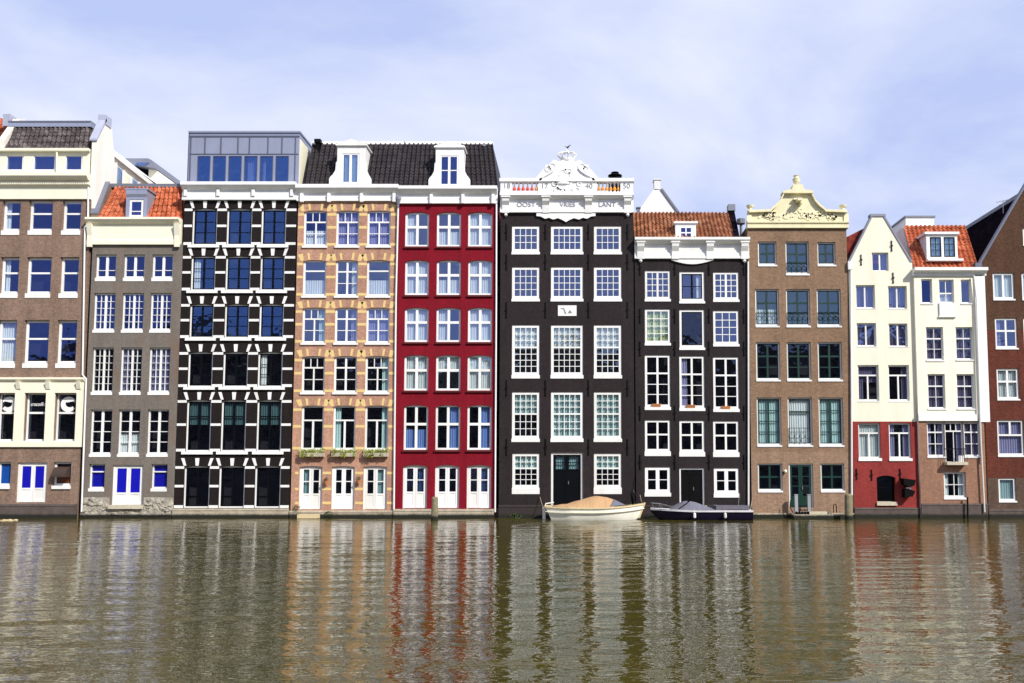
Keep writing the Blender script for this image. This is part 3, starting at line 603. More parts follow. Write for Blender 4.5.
for k, (xs, y0, y1) in enumerate(R4):
    for i, (a, b) in enumerate(xs):
        w = h.win((a, y0, b, y1), spec[k][i], t=.12, rail=.10, bar=.045, mull=.09 if spec[k][i] is SA else .12, rec=.14, sill=.16, gl=['gB', 'gC', 'gC', 'gD', 'gD'][k] if i != 1 else ['gB', 'gC', 'gC', 'gD', 'gD'][k], arch=.09, cur=curs[k][i], cmat='cl' if (k, i) in ((0, 1), (0, 2), (2, 2), (2, 1)) else 'cw' if k < 2 else 'ct')
        x0, x1, z0, z1 = rect(a, y0, b, y1); zl = z1 - .02; cx = (x0 + x1) / 2; hh = .5
        for sgn in (-1, 1):
            e = x0 if sgn < 0 else x1
            q0, q1 = -.05, .17; mb = MB(); mb.prism([(e + sgn * q1, zl - .05), (e + sgn * q0, zl - .02), (e + sgn * (q0 + .10), zl + hh - .05), (e + sgn * (q1 + .22), zl + hh - .12)], -.012, .01); h.part('yellow_block', mb, 'yel', w)
            c2 = cx + sgn * (x1 - x0) * .24; mb = MB(); mb.prism([(c2 - .07, zl + .03), (c2 + .07, zl + .03), (c2 + .08 + sgn * .07, zl + hh), (c2 - .08 + sgn * .07, zl + hh)], -.012, .01); h.part('yellow_block', mb, 'yel', w)
    xx = [h.x0] + [q for a, b in xs for q in (X(a, (y0 + y1) / 2), X(b, (y0 + y1) / 2))] + [h.x1]
    _, _, z0, z1 = rect(310, y0, 320, y1)
    for zc in ((z1 - .28), z0 + (z1 - z0) * .55, z0 + .25):
        for i in range(0, len(xx), 2): band = MB(); band.box(xx[i] + (.0 if i else .02), xx[i + 1] - (0 if i < 6 else .02), -.010, -.001, zc - .09, zc + .09); h.part('yellow_band', band, 'yel')
for i, r in enumerate([(298.8, 466, 322, 509.5), (331.3, 466, 354.5, 509.5), (363, 466, 386.8, 509.5)]):
    h.door(r, solid=.36, ny=2, t=.12, arch=.06, rec=.14, cur=[['C', None], [None, None], [None, 'C']][i], cmat='ct', knob=False)
h.wall([(99, 'b4')])
for a, b in ((295, 298.5), (322.5, 331), (355, 363), (387, 394)):
    for py in (473, 489, 503): 
        x0, x1, z0, z1 = rect(a, py - 1.3, b, py + 1.3); mb = MB(); mb.box(max(x0, h.x0 + .01), min(x1, h.x1 - .01), -.010, -.001, z0, z1); h.part('yellow_band', mb, 'yel')
h.plinth(510.5, 'pl', .2)
xa4, xm = X(297.5, 195), X(399.5, 195)
h.cornice([(.55, 186.5), (.55, 190), (.30, 193), (.14, 194), (.14, 199.5), (.18, 200), (.18, 201.5)], xa4, xm)
for px in (303, 330, 362.5, 395):
    mb = MB(); c = X(px, 197); mb.box(c - .10, c + .10, -.34, -.15, Z(203), Z(194.5)); h.part('bracket', mb, 'white')
h4 = h
# ---- red painted house
h = House('canal_house', 396.4, 495.4, 355, 204, 'deep red painted house with white cross windows and three white double doors')
R5 = [([(405, 429), (436.7, 461), (468, 492.3)], 212, 248.5), ([(404.8, 428.8), (436.5, 460.8), (468, 492.2)], 260, 297), ([(404.5, 428.6), (436.2, 460.6), (467.8, 492)], 307.5, 344), ([(404, 428.3), (435.8, 460.4), (467.4, 491.7)], 355, 392.5), ([(403.6, 428), (435.4, 460.2), (467.2, 491.5)], 405, 452)]
curs = [['L', 'B', 'F'], ['F', 'B', 'F'], ['F', 'L', 'F'], ['F', 'T', 'F'], ['B', 'R', 'R']]
for k, (xs, y0, y1) in enumerate(R5):
    for i, (a, b) in enumerate(xs):
        h.win((a, y0, b, y1), [(.42, 2, 1), (.58, 2, 1)], t=.13, rail=.17, mull=.17, rec=.13, sill=.15, silly=.12, sillmat='b5d', gl='gC' if k < 3 else 'gT' if k < 4 else 'gD', arch=.12, cur=curs[k][i], cmat='cw' if k < 4 else 'cb', cfrac=.45)  # lowest row: blue curtains imitate sky reflections on the glass
for i, r in enumerate([(402.6, 465, 427, 508.5), (434.8, 465, 459.2, 508.5), (466.6, 465, 491, 508.5)]):
    h.door(r, solid=.38, ny=2, t=.11, arch=.10, rec=.14, gl='gC' if i != 1 else 'gD', cur=[[None, 'C'], [None, None], [None, 'C']][i], cmat='cb', knob=False)  # blue curtains stand in for sky reflected in the door panes
h.wall([(99, 'b5')])
h.plinth(509, 'pl', .2)
xb5 = X(497.5, 195)
h.cornice([(.55, 188), (.55, 191), (.30, 194), (.14, 195), (.14, 201), (.18, 201.5), (.18, 204)], xm + .01, xb5)
for px in (432, 463.5, 493.5):
    mb = MB(); c = X(px, 198); mb.box(c - .10, c + .10, -.34, -.15, Z(204.5), Z(195.5)); h.part('bracket', mb, 'white')
h.pipe([(395.5, 200), (398.5, 207), (396.3, 300), (394.2, 512)], .06, 'white2', -.13)
mb = MB(); v = P(398, 201, -.14); mb.lathe(v.x, -.16, [(.07, v.z - .5), (.09, v.z - .3), (.22, v.z + .1), (.22, v.z + .25)], 10); h.part('rainwater_head', mb, 'lead')
h.pipe([(496.6, 203), (496.4, 300), (495.2, 512)], .055, 'white2', -.12)
# roofs of the pair
for (hh, pl0, pl1, a0, a1, dm) in ((h4, 305.5, 399.3, 313, 402, ((337, 146, 365.5, 186.5), (342, 153.5, 359, 183.5), 329, 371)), (h, 399.5, 498, 402.2, 492.8, ((435.6, 148, 463.4, 187.5), (440, 155.5, 458.4, 185.5), 428.5, 470))):
    bl, br, tl, tr = P(pl0, 187.5, .1), P(pl1, 187.5, .1), P(a0, 144, 1.9), P(a1, 144, 1.9)
    if hh is h4: tr.x = br.x
    else: tl.x = bl.x
    roof_block(hh.root, bl + Vector((0, .1, -.1)), br + Vector((0, .1, -.1)), tl + Vector((0, .1, -.1)), tr + Vector((0, .1, -.1)), 8, 'blk')
    tile_roof(hh.root, bl, br, tl, tr, 'blk', tw=.33, th=.30)
    mb = MB(); mb.box(tl.x - .05, tr.x + .02, 1.8, 2.4, tl.z - .05, tl.z + .16); hh.part('ridge_capping', mb, 'white')
    fp, wp, s0, s1 = dm; yd = .0; mb = MB(); x0, x1, z0, z1 = hollow(mb, fp, wp, yd, yd + .25); cx = (x0 + x1) / 2
    mb.box(x0 + .002, x0 + .12, yd + .25, 2.2, z0, z1); mb.box(x1 - .12, x1 - .002, yd + .25, 2.2, z0, z1)
    mb.prism([(x0 - .10, z1 + .002), (x1 + .10, z1 + .002), (x1 + .10, z1 + .10), (cx, z1 + .46), (x0 - .10, z1 + .10)], yd - .14, 1.9)
    e0, e1 = X(s0, 180), X(s1, 180); zq = z0
    for sg, xa_, xo in ((-1, x0, e0), (1, x1, e1)):        # scrolled wings
        wdt = abs(xo - xa_); pts = [(xa_ - sg * -.002, zq), (xo, zq), (xo, zq + .55), (xo - sg * .08, zq + .70), (xo - sg * wdt * .45, zq + .85), (xa_ + sg * wdt * .22, zq + 1.15), (xa_ + sg * wdt * .15, zq + 1.7), (xa_ + sg * .002, zq + 1.8)]
        mb.prism(pts, yd + .02, yd + .2)
    mb.prof([(yd - .04, z0), (yd - .002, z0), (yd - .002, z0 + .2), (yd - .04, z0 + .2)], x0, x1)
    d = hh.part('dormer', mb, 'white'); pane_set(d, wp, yd + .05, [(.5, 2, 1), (.5, 2, 1)] if hh is h else [(1, 2, 1)], t=.10, mull=.16, gl='gB' if hh is h else 'gC', cur=None if hh is h else 1, cmat='ct')
mb = MB(); v = P(318, 146, 1.6); mb.box(v.x - .12, v.x + .12, 1.5, 1.74, v.z - .8, v.z + .2); mb.box(v.x - .22, v.x + .22, 1.4, 1.85, v.z + .201, v.z + .45); h4.part('chimney', mb, 'black')

mb = MB(); v = P(484, 148, 1.7); mb.tube([(v.x, 1.7, v.z - .6), (v.x, 1.7, v.z + .1)], .07, 8); mb.lathe(v.x, 1.7, [(.08, v.z + .08), (.14, v.z + .12), (.14, v.z + .2), (.05, v.z + .26)], 8); h.part('vent_pipe', mb, 'lead')
# ---- dark house with the carved white parapet
h = House('canal_house', 499.6, 634.2, 360, 215, 'dark brown house with carved white parapet and crest, small white plaque between its windows')
c6 = [(512, 539.5), (551, 583), (594, 621.5)]
for r, i in zip(rowpx(c6, 226, 254.5), range(3)): h.win(r, [(1, (4, 5, 4)[i], 3)], t=.18, bar=.042, rec=.05, sill=.20, silly=.04, gl='gC', sillw=.03)
for r, i in zip(rowpx(c6, 267, 301.5), range(3)): h.win(r, [(1, (4, 5, 4)[i], 4)], t=.18, bar=.042, rec=.05, sill=.20, silly=.04, gl='gC', sillw=.03)
for r, i in zip(rowpx(c6, 325, 378.5), range(3)): h.win(r, [(.44, (4, 5, 4)[i], 3), (.56, (4, 5, 4)[i], 4)], t=.18, rail=.10, bar=.042, rec=.05, sill=.24, silly=.04, gl='gT', cur='T', sillw=.03)
for r, i in zip(rowpx(c6, 392, 442), range(3)): h.win(r, [(.47, (4, 5, 4)[i], 3), (.53, (4, 5, 4)[i], 3)], t=.18, rail=.10, bar=.042, rec=.05, sill=.24, silly=.04, gl='gT', cur=('T', 'F', 'F')[i], cmat='ct', sillw=.03)
for r, i in zip([(512.3, 453.5, 539.4, 494), (594, 453.5, 621.4, 494)], (0, 2)): h.win(r, [(.42, 4, 2), (.58, 4, 3)], t=.18, rail=.10, bar=.042, rec=.05, sill=.42, silly=.03, gl='gD', cur='T', cmat='ct', sillw=.02)
h.door((551, 452.5, 583, 506), leaves=2, solid=.70, ny=2, mat='dsash', frame='white2', t=.14, rec=.10, gl='gD', top=None, cur=['C', 'C'], cmat='ct', step=.2)
h.wall([(99, 'b6')]); h.plinth(505, 'plt', .14)
h.anchors([(506.5, y) for y in (232, 262, 310, 388, 447)] + [(545.5, y) for y in (232, 262, 310, 388, 447)] + [(588.5, y) for y in (232, 262, 310, 388, 447)] + [(627.5, y) for y in (232, 262, 310, 388, 447)])
x0, x1, z0, z1 = rect(558, 305.5, 576.5, 316); mb = MB(); mb.box(x0, x1, -.05, .0, z0, z1); pq = h.part('plaque', mb, 'white')
mb = MB(); cx, cz = (x0 + x1) / 2, (z0 + z1) / 2; mb.box(cx - .42, cx - .2, -.058, -.048, cz + .1, cz + .17); mb.prism([(cx - .26, cz + .1), (cx - .18, cz + .1), (cx - .05, cz - .22), (cx - .16, cz - .22)], -.058, -.048); mb.prism([(cx + .02, cz - .18), (cx + .34, cz - .18), (cx + .18, cz + .06)], -.058, -.048); h.part('relief', mb, 'ink2', pq)
xa, xb = X(500.3, 205), X(633.3, 205)
h.cornice([(.50, 195), (.50, 197.2), (.34, 199), (.12, 200), (.12, 209.5), (.20, 210.5), (.20, 213)], xa, xb)
cxm = X(566, 215); zl = Z(213)
pts = [(X(536.5, 213), zl), (X(536.5, 217), Z(216.5)), (X(541, 217), Z(217)), (X(545, 219), Z(219.3)), (X(549, 219), Z(218.2)), (X(553, 219), Z(220)), (X(558, 219), Z(218.6)), (X(562, 219), Z(220.2)), (cxm, Z(222.5))]
pts = pts + [(2 * cxm - x, z) for x, z in reversed(pts[:-1])]
mb = MB(); mb.prism(pts, -.14, -.005); h.part('lambrequin', mb, 'white')
for px in (506, 546, 588.5, 627.5):
    mb = MB(); c = X(px, 204); mb.prof([(-.46, Z(199.2)), (-.10, Z(199.2)), (-.10, Z(213.5)), (-.20, Z(213.5)), (-.24, Z(206)), (-.42, Z(202.5))], c - .24, c + .24)
    if px in (506, 627.5): mb.lathe(c, -.1, [(.02, Z(217)), (.11, Z(215.8)), (.12, Z(214.6)), (.06, Z(213.5))], 8)
    mb.box(c - .3, c + .3, -.52, -.1, Z(199.19), Z(198.2)); h.part('console', mb, 'white')
for s_, px in (('OOST', 526), ('VRIES', 567.5), ('LANT', 607)):
    v = P(px, 205.4); text('frieze_lettering', s_, 'ink', h.root, v.x, -.135, v.z, .46, sx=1.02 if s_ != 'VRIES' else .95)
yp = -.05; zb, zt = Z(195, yp), Z(178.5, yp); par = MB()
zr = zt - .22; zq = zb + .22
par.box(xa, xb, yp - .02, yp + .45, zb, zq); par.box(xa - .06, xb + .06, yp - .12, yp + .52, zr, zt)
piers = [(500.5, 512), (538.5, 582 + 15), (620.5, 633)]
for a, b in piers: par.box(X(a, 187, yp), X(b, 187, yp), yp, yp + .4, zq, zr)
parp = h.part('parapet', par, 'white')
k = 0
for a, b in ((512, 538.5), (597, 620.5)):
    for i in range(6):
        c = X(a + (b - a) * (i + .5) / 6, 187, yp); H = zr - zq; mb = MB()
        mb.lathe(c, yp + .2, [(.09, zq), (.09, zq + .08), (.05, zq + .12), (.11, zq + H * .28), (.12, zq + H * .36), (.05, zq + H * .6), (.045, zq + H * .8), (.09, zq + H * .9), (.09, zr)], 8)
        o = h.part('baluster', mb, ['white', 'redp', 'gold'], parp, smooth=True)
        for p in o.data.polygons:
            z = p.center.z - (zq - LOC[o.name].z)
            if .12 < z < H * .5: p.material_index = 2 if i == 5 or k else 1
    k += 1
for s_, px, m in (('18', 506.7, 'ink2'), ('17', 544.5, 'ink2'), ('40', 589, 'ink2'), ('50', 626.5, 'ink2')):
    v = P(px, 186.3, yp); text('year_lettering', s_, m, parp, v.x, yp - .012, v.z, .50)
# crest: shaped slab with layered relief
cx = X(567, 170); zb2 = Z(194, yp); cz = lambda py: Z(py, yp); sx_ = lambda d: d / 15.0
half = [(0, 160), (6, 160.5), (9, 162), (11, 160.2), (14, 160), (16.5, 163), (18, 165), (22, 164.5), (22, 167.5), (25, 170), (28.5, 174), (32, 178.3), (32, 179)]
pts = [(cx + sx_(d), cz(p)) for d, p in half]; pts = pts + [(2 * cx - x, z) for x, z in reversed(pts)]
mb = MB(); mb.prism(pts[:-1] if False else pts, yp - .02, yp + .42); cr = h.part('crest', mb, 'white')
mb = MB()
def ring(mb, cx, cz, rx, rz, w, y0, y1, a0=0, a1=360, n=24):
    for i in range(n):
        t0, t1 = (math.radians(a0 + (a1 - a0) * q / n) for q in (i, i + 1))
        mb.prism([(cx + rx * math.cos(t0), cz + rz * math.sin(t0)), (cx + rx * math.cos(t1), cz + rz * math.sin(t1)), (cx + (rx - w) * math.cos(t1), cz + (rz - w) * math.sin(t1)), (cx + (rx - w) * math.cos(t0), cz + (rz - w) * math.sin(t0))], y0, y1)
ring(mb, cx - .25, cz(180), .62, .80, .13, yp - .055, yp - .015, 0, 360); m2 = MB(); m2.lathe(cx - .25, yp - .02, [(.42, cz(184)), (.46, cz(180)), (.34, cz(175))], 12, sy=.25); h.part('medallion', m2, 'white2', cr)
for sg in (-1, 1):
    q = [(.75, 168.5), (.95, 172), (1.25, 175), (1.65, 178), (1.75, 181)]
    for (u, a), (v, b) in zip(q, q[1:]): mb.prism([(cx + sg * u, cz(a)), (cx + sg * (u + .17), cz(a)), (cx + sg * (v + .17), cz(b)), (cx + sg * v, cz(b))], yp - .12, yp - .015)
    for (u, p, r) in ((1.0, 166.5, .28), (1.3, 169, .22), (.7, 190, .22), (.3, 191, .2), (.85, 184, .18)): ring(mb, cx + sg * u, cz(p), r, r, .1, yp - .055, yp - .015, n=10)
mb.box(cx - .95, cx + .85, yp - .10, yp - .015, cz(193.5), cz(192.3)); ring(mb, cx + .1, cz(171), .3, .22, .1, yp - .055, yp - .015, n=10)
h.part('crest_relief', mb, 'white2', cr)
mb = MB(); q0 = cz(160)
mb.lathe(cx, yp + .2, [(.40, q0 - .05), (.46, q0 + .04), (.50, q0 + .16), (.46, q0 + .2)], 14, sy=.6)
for i in range(9):
    a = math.pi * 2 * i / 9; px, py = cx + .56 * math.cos(a), yp + .2 + .3 * math.sin(a)
    mb.tube([(cx + .46 * math.cos(a), yp + .2 + .26 * math.sin(a), q0 + .18), (cx + .68 * math.cos(a), yp + .2 + .4 * math.sin(a), q0 + .42), (cx + .5 * math.cos(a), yp + .2 + .3 * math.sin(a), q0 + .56), (cx, yp + .2, q0 + .62)], .05, 6)
mb.lathe(cx, yp + .2, [(.03, q0 + .55), (.09, q0 + .62), (.09, q0 + .72), (.03, q0 + .8)], 8); h.part('crown', mb, 'white2', cr)
mb = MB(); v = P(615, 179, 1.6); mb.box(v.x - .45, v.x + .45, 1.3, 1.9, v.z - 2, v.z + .1); mb.lathe(v.x, 1.6, [(.26, v.z + .1), (.34, v.z + .16), (.50, v.z + .19), (.50, v.z + .25), (.16, v.z + .27), (.17, v.z + .38), (.28, v.z + .41), (.28, v.z + .46)], 10); h.part('chimney', mb, 'black')
roof_block(h.root, (h.x0, .4, Z(200)), (h.x1, .4, Z(200)), (h.x0 + .5, 2.5, Z(196)), (h.x1 - .5, 2.5, Z(196)), 8.8, 'slate')
bird_at = (cx, yp + .2, q0 + .8)

# ---- dark house with the rusty roof
h = House('canal_house', 635.2, 748.8, 380, 262, 'dark brown house with rusty tiled roof, tiny white dormer and white curved cornice')
L, Mi, Rr = (645, 670.3), (679.5, 704.5), (713.3, 738.8)
def w7(r, s, **k):
    a = dict(t=.15, bar=.045, rail=.11, mull=.13, rec=.06, sill=.18, silly=.04, sillw=.03); a.update(k); return h.win(r, s, **a)
w7((L[0], 270.5, L[1], 301.5), [(1, 4, 4)], gl='gC'); w7((Mi[0], 271.5, Mi[1], 303.5), [(1, 2, 2)], sash='dsash', st=.06, gl='gC', cur='R'); w7((Rr[0], 272, Rr[1], 302), [(1, 4, 4)], gl='gC')
w7((L[0], 309, L[1], 345.5), [(1, 3, 4)], gl='gT', cur='F', cmat='cg'); w7((Mi[0], 309.5, Mi[1], 350), ONE, sash='dsash', st=.05, gl='gD'); w7((Rr[0], 310.5, Rr[1], 346.5), [(1, 3, 4)], gl='gC')
for r in ((L[0], 355, L[1], 410), (Mi[0], 356, Mi[1], 411), (Rr[0], 357, Rr[1], 412)): w7(r, [(.34, 2, 1), (.66, 2, 3)], gl='gD', sill=.22, cur='L' if r[0] == Mi[0] else None, cmat='cl')
for r in ((L[0], 420, L[1], 456), (Mi[0], 420.5, Mi[1], 456.5), (Rr[0], 421, Rr[1], 457)): w7(r, [(.46, 2, 1), (.54, 2, 1)], gl='gD', sill=.32, silly=.02)
for r in ((645, 467, 670.5, 496.5), (714, 468, 739, 497.5)): w7(r, [(1, 2, 2)], gl='gD', mull=.24, sill=.26, t=.2)
h.door((679.5, 468, 704.5, 505.5), leaves=2, solid=.9, ny=1, mat='black', frame='white2', t=.10, rec=.08, knob=True, step=.15)
h.wall([(99, 'b7')]); h.plinth(505, 'plt', .12)
h.anchors([(x, y) for x in (640, 674.8, 709, 744) for y in (268, 316, 348.5, 413, 462)], .85)
xa, xb = X(634.5, 250), X(748.8, 250)
h.cornice([(.55, 239), (.55, 241.5), (.30, 244), (.12, 245), (.12, 256), (.18, 257), (.18, 259)], xa, xb)
cm = X(692, 260); e0, e1 = X(671, 260), X(713, 260); zc_ = Z(259); mb = MB(); n = 14
pts = [(e0, zc_)] + [(e0 + (e1 - e0) * i / n, zc_ - .10 - .28 * math.sin(math.pi * i / n)) for i in range(n + 1)] + [(e1, zc_)]
mb.prism(pts, -.12, -.005); h.part('lambrequin', mb, 'white')
for px in (640.5, 675, 709.5, 744):
    mb = MB(); c = X(px, 250); mb.prof([(-.46, Z(244.2)), (-.10, Z(244.2)), (-.10, Z(259.5)), (-.20, Z(259.5)), (-.24, Z(252)), (-.42, Z(247.5))], c - .24, c + .24); mb.box(c - .3, c + .3, -.5, -.1, Z(244.19), Z(243))
    if px in (640.5, 744): mb.lathe(c, -.1, [(.02, Z(263)), (.11, Z(261.8)), (.12, Z(260.6)), (.06, Z(259.5))], 8)
    h.part('console', mb, 'white')
bl, br, tl, tr = P(634, 239, .1), P(735, 239, .1), P(633, 213, 2.0), P(727.5, 213, 2.0)
roof_block(h.root, bl + Vector((0, .1, -.1)), br + Vector((.2, .1, -.1)), tl + Vector((0, .1, -.1)), tr + Vector((.2, .1, -.1)), 8, 'org2')
tile_roof(h.root, bl, br, tl, tr, 'org2', tw=.27, th=.28)
mb = MB(); mb.prof([(.0, Z(239)), (.0, Z(237)), (1.9, tr.z + .2), (2.4, tr.z + .2), (2.6, Z(239))], br.x - .08, br.x + .30)
o = h.part('roof_verge', mb, 'slate')
mb = MB(); mb.box(br.x - .15, br.x + .35, 1.7, 2.3, tr.z + .1, tr.z + .55); h.part('chimney', mb, 'lead')
mb = MB(); v = P(752 - 11, 224, 3); mb.tube([(v.x, 3, v.z - 3), (v.x, 3, v.z)], .10); mb.lathe(v.x, 3, [(.1, v.z - .02), (.3, v.z), (.3, v.z + .35), (.1, v.z + .4)], 10); h.part('vent_pipe', mb, 'lead')
yd = .15; mb = MB(); x0, x1, z0, z1 = hollow(mb, (675.5, 223.5, 696, 239.3), (679.5, 226.5, 692.5, 239), yd, yd + .2); mb.box(x0 + .002, x0 + .12, yd + .2, 2, z0, z1); mb.box(x1 - .12, x1 - .002, yd + .2, 2, z0, z1); mb.box(x0 - .12, x1 + .12, yd - .12, 2.1, z1, z1 + .12)
d = h.part('dormer', mb, 'white'); pane_set(d, (679.5, 226.5, 692.5, 239), yd + .03, [(1, 2, 2)], t=.1, bar=.08, gl='gB')
h.pipe([(747.8, 262), (748.2, 400), (748.2, 512)], .06, 'white2', -.10)
h7 = h

# ---- umber brick house with the ochre cream gable
h = House('canal_house', 749.7, 850.3, 380, 228, 'brown brick house with ornate cream baroque gable and urns, dark green window bars')
def w8(r, s, **k):
    a = dict(t=.09, bar=.06, rail=.11, mull=.13, rec=.13, sill=.14, silly=.05, sash='dgreen', st=.06, mat='white2', gl='gT', sillw=.02); a.update(k); return h.win(r, s, **a)
w8((758, 241.5, 776.5, 266.5), [(.5, 2, 1), (.5, 2, 1)]); b1 = w8((785.7, 241.5, 809, 275.5), [(.36, 2, 1), (.64, 2, 2)]); w8((817.5, 242, 835.5, 266.5), [(.5, 2, 1), (.5, 2, 1)])
bs = []
for r in ((755.4, 289, 779, 327.5), (786.3, 289, 810, 327.5), (817, 289, 841, 327.5)): bs.append((w8(r, [(.36, 2, 1), (.64, 2, 2)], cur='B' if r[0] < 780 else None, cmat='cw'), r))
for r in ((756.2, 342, 780, 381.5), (787, 342, 811, 381.5), (818, 342, 842, 381.5)): w8(r, [(.36, 2, 1), (.64, 2, 2)], gl='gD')
for i, r in enumerate(((757, 397.5, 781.3, 447), (788, 397.5, 812.3, 447), (819, 397.5, 843.3, 447))):
    w = w8(r, [(.28, 1, 1), (.72, 1, 1)] if i == 1 else [(1, 2, 4)], gl='gD', cur='F', cmat='cw' if i == 1 else 'ct')
    if i == 1: bs.append((w, (788, 428, 812.3, 447)))
bs.append((b1, (785.7, 262, 809, 275.5)))
for w, r in bs:                                            # low curled iron rails
    if r[3] < 330 and r[1] > 280: r = (r[0], 312, r[2], 326)
    x0, x1, z0, z1 = rect(*r); mb = MB(); zz = z1; zb_ = z0 + .18; x0 += .1; x1 -= .1
    mb.tube([(x0, .09, zz), (x1, .09, zz)], .02, 6); n = 4; wd = (x1 - x0) / n
    for i in range(n):
        c = x0 + wd * (i + .5); rr_ = min(wd * .45, (zz - zb_) * .45)
        mb.tube([(c + rr_ * math.cos(t), .09, (zz + zb_) / 2 + rr_ * math.sin(t)) for t in [j * math.pi / 6 for j in range(13)]], .014, 5)
        mb.tube([(c - wd / 2, .09, zb_), (c - wd / 2, .09, zz)], .014, 5)
    h.part('iron_rail', mb, 'dgreen', w)
for r in ((758, 463.5, 782.4, 492.5), (820.8, 463.5, 844.4, 492.5)): w8(r, [(.5, 2, 1), (.5, 2, 1)], gl='gD')
h.door((789, 463.5, 813.3, 507.5), leaves=2, solid=.25, ny=3, mat='dgreen', frame='white2', t=.10, rec=.12, gl='gD')
yc = [(747.3, 847.8)]
h.wall([(Z(452), 'b8b'), (99, 'b8')])
h.plinth(513, 'pl', .2)
xa, xb = X(747, 225), X(848, 225)
h.cornice([(.22, 222), (.22, 223.5), (.14, 224.5), (.14, 227), (.18, 227.3), (.18, 228.5)], xa, xb, 'gablecream', 'gable_base')
cx = (xa + xb) / 2; e = lambda d: d / 15.05
half = [(13.2, 193), (14.5, 196.5), (17.5, 202.5), (22, 207.5), (26, 210.5), (28.2, 212.8), (50, 213.5)]
pts = [(cx - e(d), Z(p)) for d, p in half]; zb_ = Z(222)
outl = [(xa, zb_)] + list(reversed(pts)) + [(2 * cx - x, z) for x, z in pts] + [(xb, zb_)]
mb = MB(); mb.prism(outl, -.08, .35); gb = h.part('gable', mb, 'gablecream')
mb = MB()
for sg in (-1, 1):                                          # raised rim following the outline
    for (u, a), (v, b) in zip(half, half[1:]):
        za, zb2 = Z(a), Z(b); mb.prism([(cx + sg * e(u), za + .0), (cx + sg * e(v), zb2), (cx + sg * e(v), zb2 + .17), (cx + sg * e(u + .0), za + .17)], -.32, .38)
mb.prism([(cx - e(15.5), Z(194.5)), (cx + e(15.5), Z(194.5)), (cx + e(15.5), Z(192.5)), (cx + e(6), Z(190.5)), (cx + e(5), Z(186)), (cx - e(5), Z(186)), (cx - e(6), Z(190.5)), (cx - e(15.5), Z(192.5))], -.36, .40)
h.part('gable_coping', mb, 'gablecream', gb)
mb = MB(); rr = random.Random(5)
for i in range(34):
    u = rr.uniform(-1, 1); hgt = 214 + rr.uniform(0, 6) - 9 * max(0, 1 - abs(u) * 2.6) * rr.random(); c = cx + e(u * 38); r_ = rr.uniform(.12, .3)
    ring(mb, c, Z(hgt), r_, r_ * rr.uniform(.6, 1), .1, -.125, -.075, rr.uniform(0, 90), rr.uniform(200, 360), 9)
for i in range(26):
    u = rr.uniform(-1, 1); c = cx + e(u * 40); z = Z(216 + rr.uniform(-1, 4)); mb.prism([(c - .12, z), (c, z - .1), (c + .16, z + .02), (c + .02, z + .12)], -.12, -.076)
h.part('gable_relief', mb, 'gablecream', gb)
for px in (748.8, 845.6): 
    mb = MB(); c = X(px, 217); mb.box(c - .16, c + .16, -.16, -.078, zb_, Z(214.5)); h.part('gable_pilaster', mb, 'gablecream', gb)
mb = MB(); c = X(797, 203); mb.box(c - .13, c + .13, -.75, .0, Z(203.5), Z(201)); mb.box(c - .3, c + .3, -.35, -.07, Z(201), Z(199.5)); mb.box(c + .1, c + .22, -.6, -.07, Z(206), Z(203.5)); h.part('hoist_beam', mb, 'gablecream', gb)
def urn(c, pb, sc, nm):
    mb = MB(); z = Z(pb); u = sc
    mb.box(c - .22 * u, c + .22 * u, -.05 - .0, .33, z, z + .10 * u); mb.lathe(c, .14, [(.12 * u, z + .10 * u), (.10 * u, z + .18 * u), (.28 * u, z + .42 * u), (.33 * u, z + .62 * u), (.36 * u, z + .70 * u), (.22 * u, z + .74 * u), (.20 * u, z + .9 * u), (.27 * u, z + 1.0 * u), (.12 * u, z + 1.06 * u)], 12); h.part(nm, mb, 'gablecream', gb)
urn(X(797, 182), 186.3, .78, 'urn')
for px in (750.5, 843.5):
    mb = MB(); c = X(px, 208); z = Z(212.5); mb.box(c - .18, c + .18, -.05, .3, z, z + .18); mb.lathe(c, .12, [(.14, z + .18), (.13, z + .3), (.24, z + .42), (.27, z + .52), (.08, z + .55)], 10); h.part('urn', mb, 'gablecream', gb)
roof_block(h.root, (h.x0 + .3, .4, Z(226)), (h.x1 - .3, .4, Z(226)), (cx - .3, .4, Z(205)), (cx + .3, .4, Z(205)), 8.8, 'slate')
h.pipe([(850.2, 262), (851, 400), (851.2, 495)], .06, 'white2', -.12)
mb = MB(); mb.box(X(849, 262) - .12, X(849, 262) + .2, -.2, 0, Z(270), Z(262)); h.part('rainwater_head', mb, 'white2')

# ---- cream gabled house with the red base
h = House('canal_house', 851.4, 916.6, 400, 262, 'narrow cream house with pointed gable on a red painted base')
h.win((872, 252.5, 888.5, 271), [(1, 2, 1)], t=.08, mull=.10, rec=.14, sill=.0, gl='gC', cur='R', cmat='cl', mat='white2')
for r in ((856, 285, 875, 309), (888.3, 286, 907, 309.5), (857, 323, 876.3, 347), (889, 323.5, 907.7, 347.5)): h.win(r, [(1, 2, 1)], t=.08, mull=.10, rec=.15, sill=.07, silly=.02, gl='gC', cur='F', cmat='cd', mat='white2')
for i, r in enumerate(((858, 365, 879, 402), (888.6, 365, 909.4, 402))): h.win(r, [(.27, 1, 1), (.73, 2, 1)], t=.09, rail=.10, mull=.10, rec=.15, sill=.10, silly=.02, gl='gD', cur='TL' if i == 0 else 'R', cmat='cd')
for i, r in enumerate(((858.6, 423, 880.5, 461), (889.2, 423, 911, 461))): h.win(r, [(.27, 1, 1), (.73, 2, 1)], t=.09, rail=.10, mull=.10, rec=.12, sill=.20, silly=.07, gl='gT', cur='LR' if i else 'F', cmat='cw' if i == 0 else 'cl')
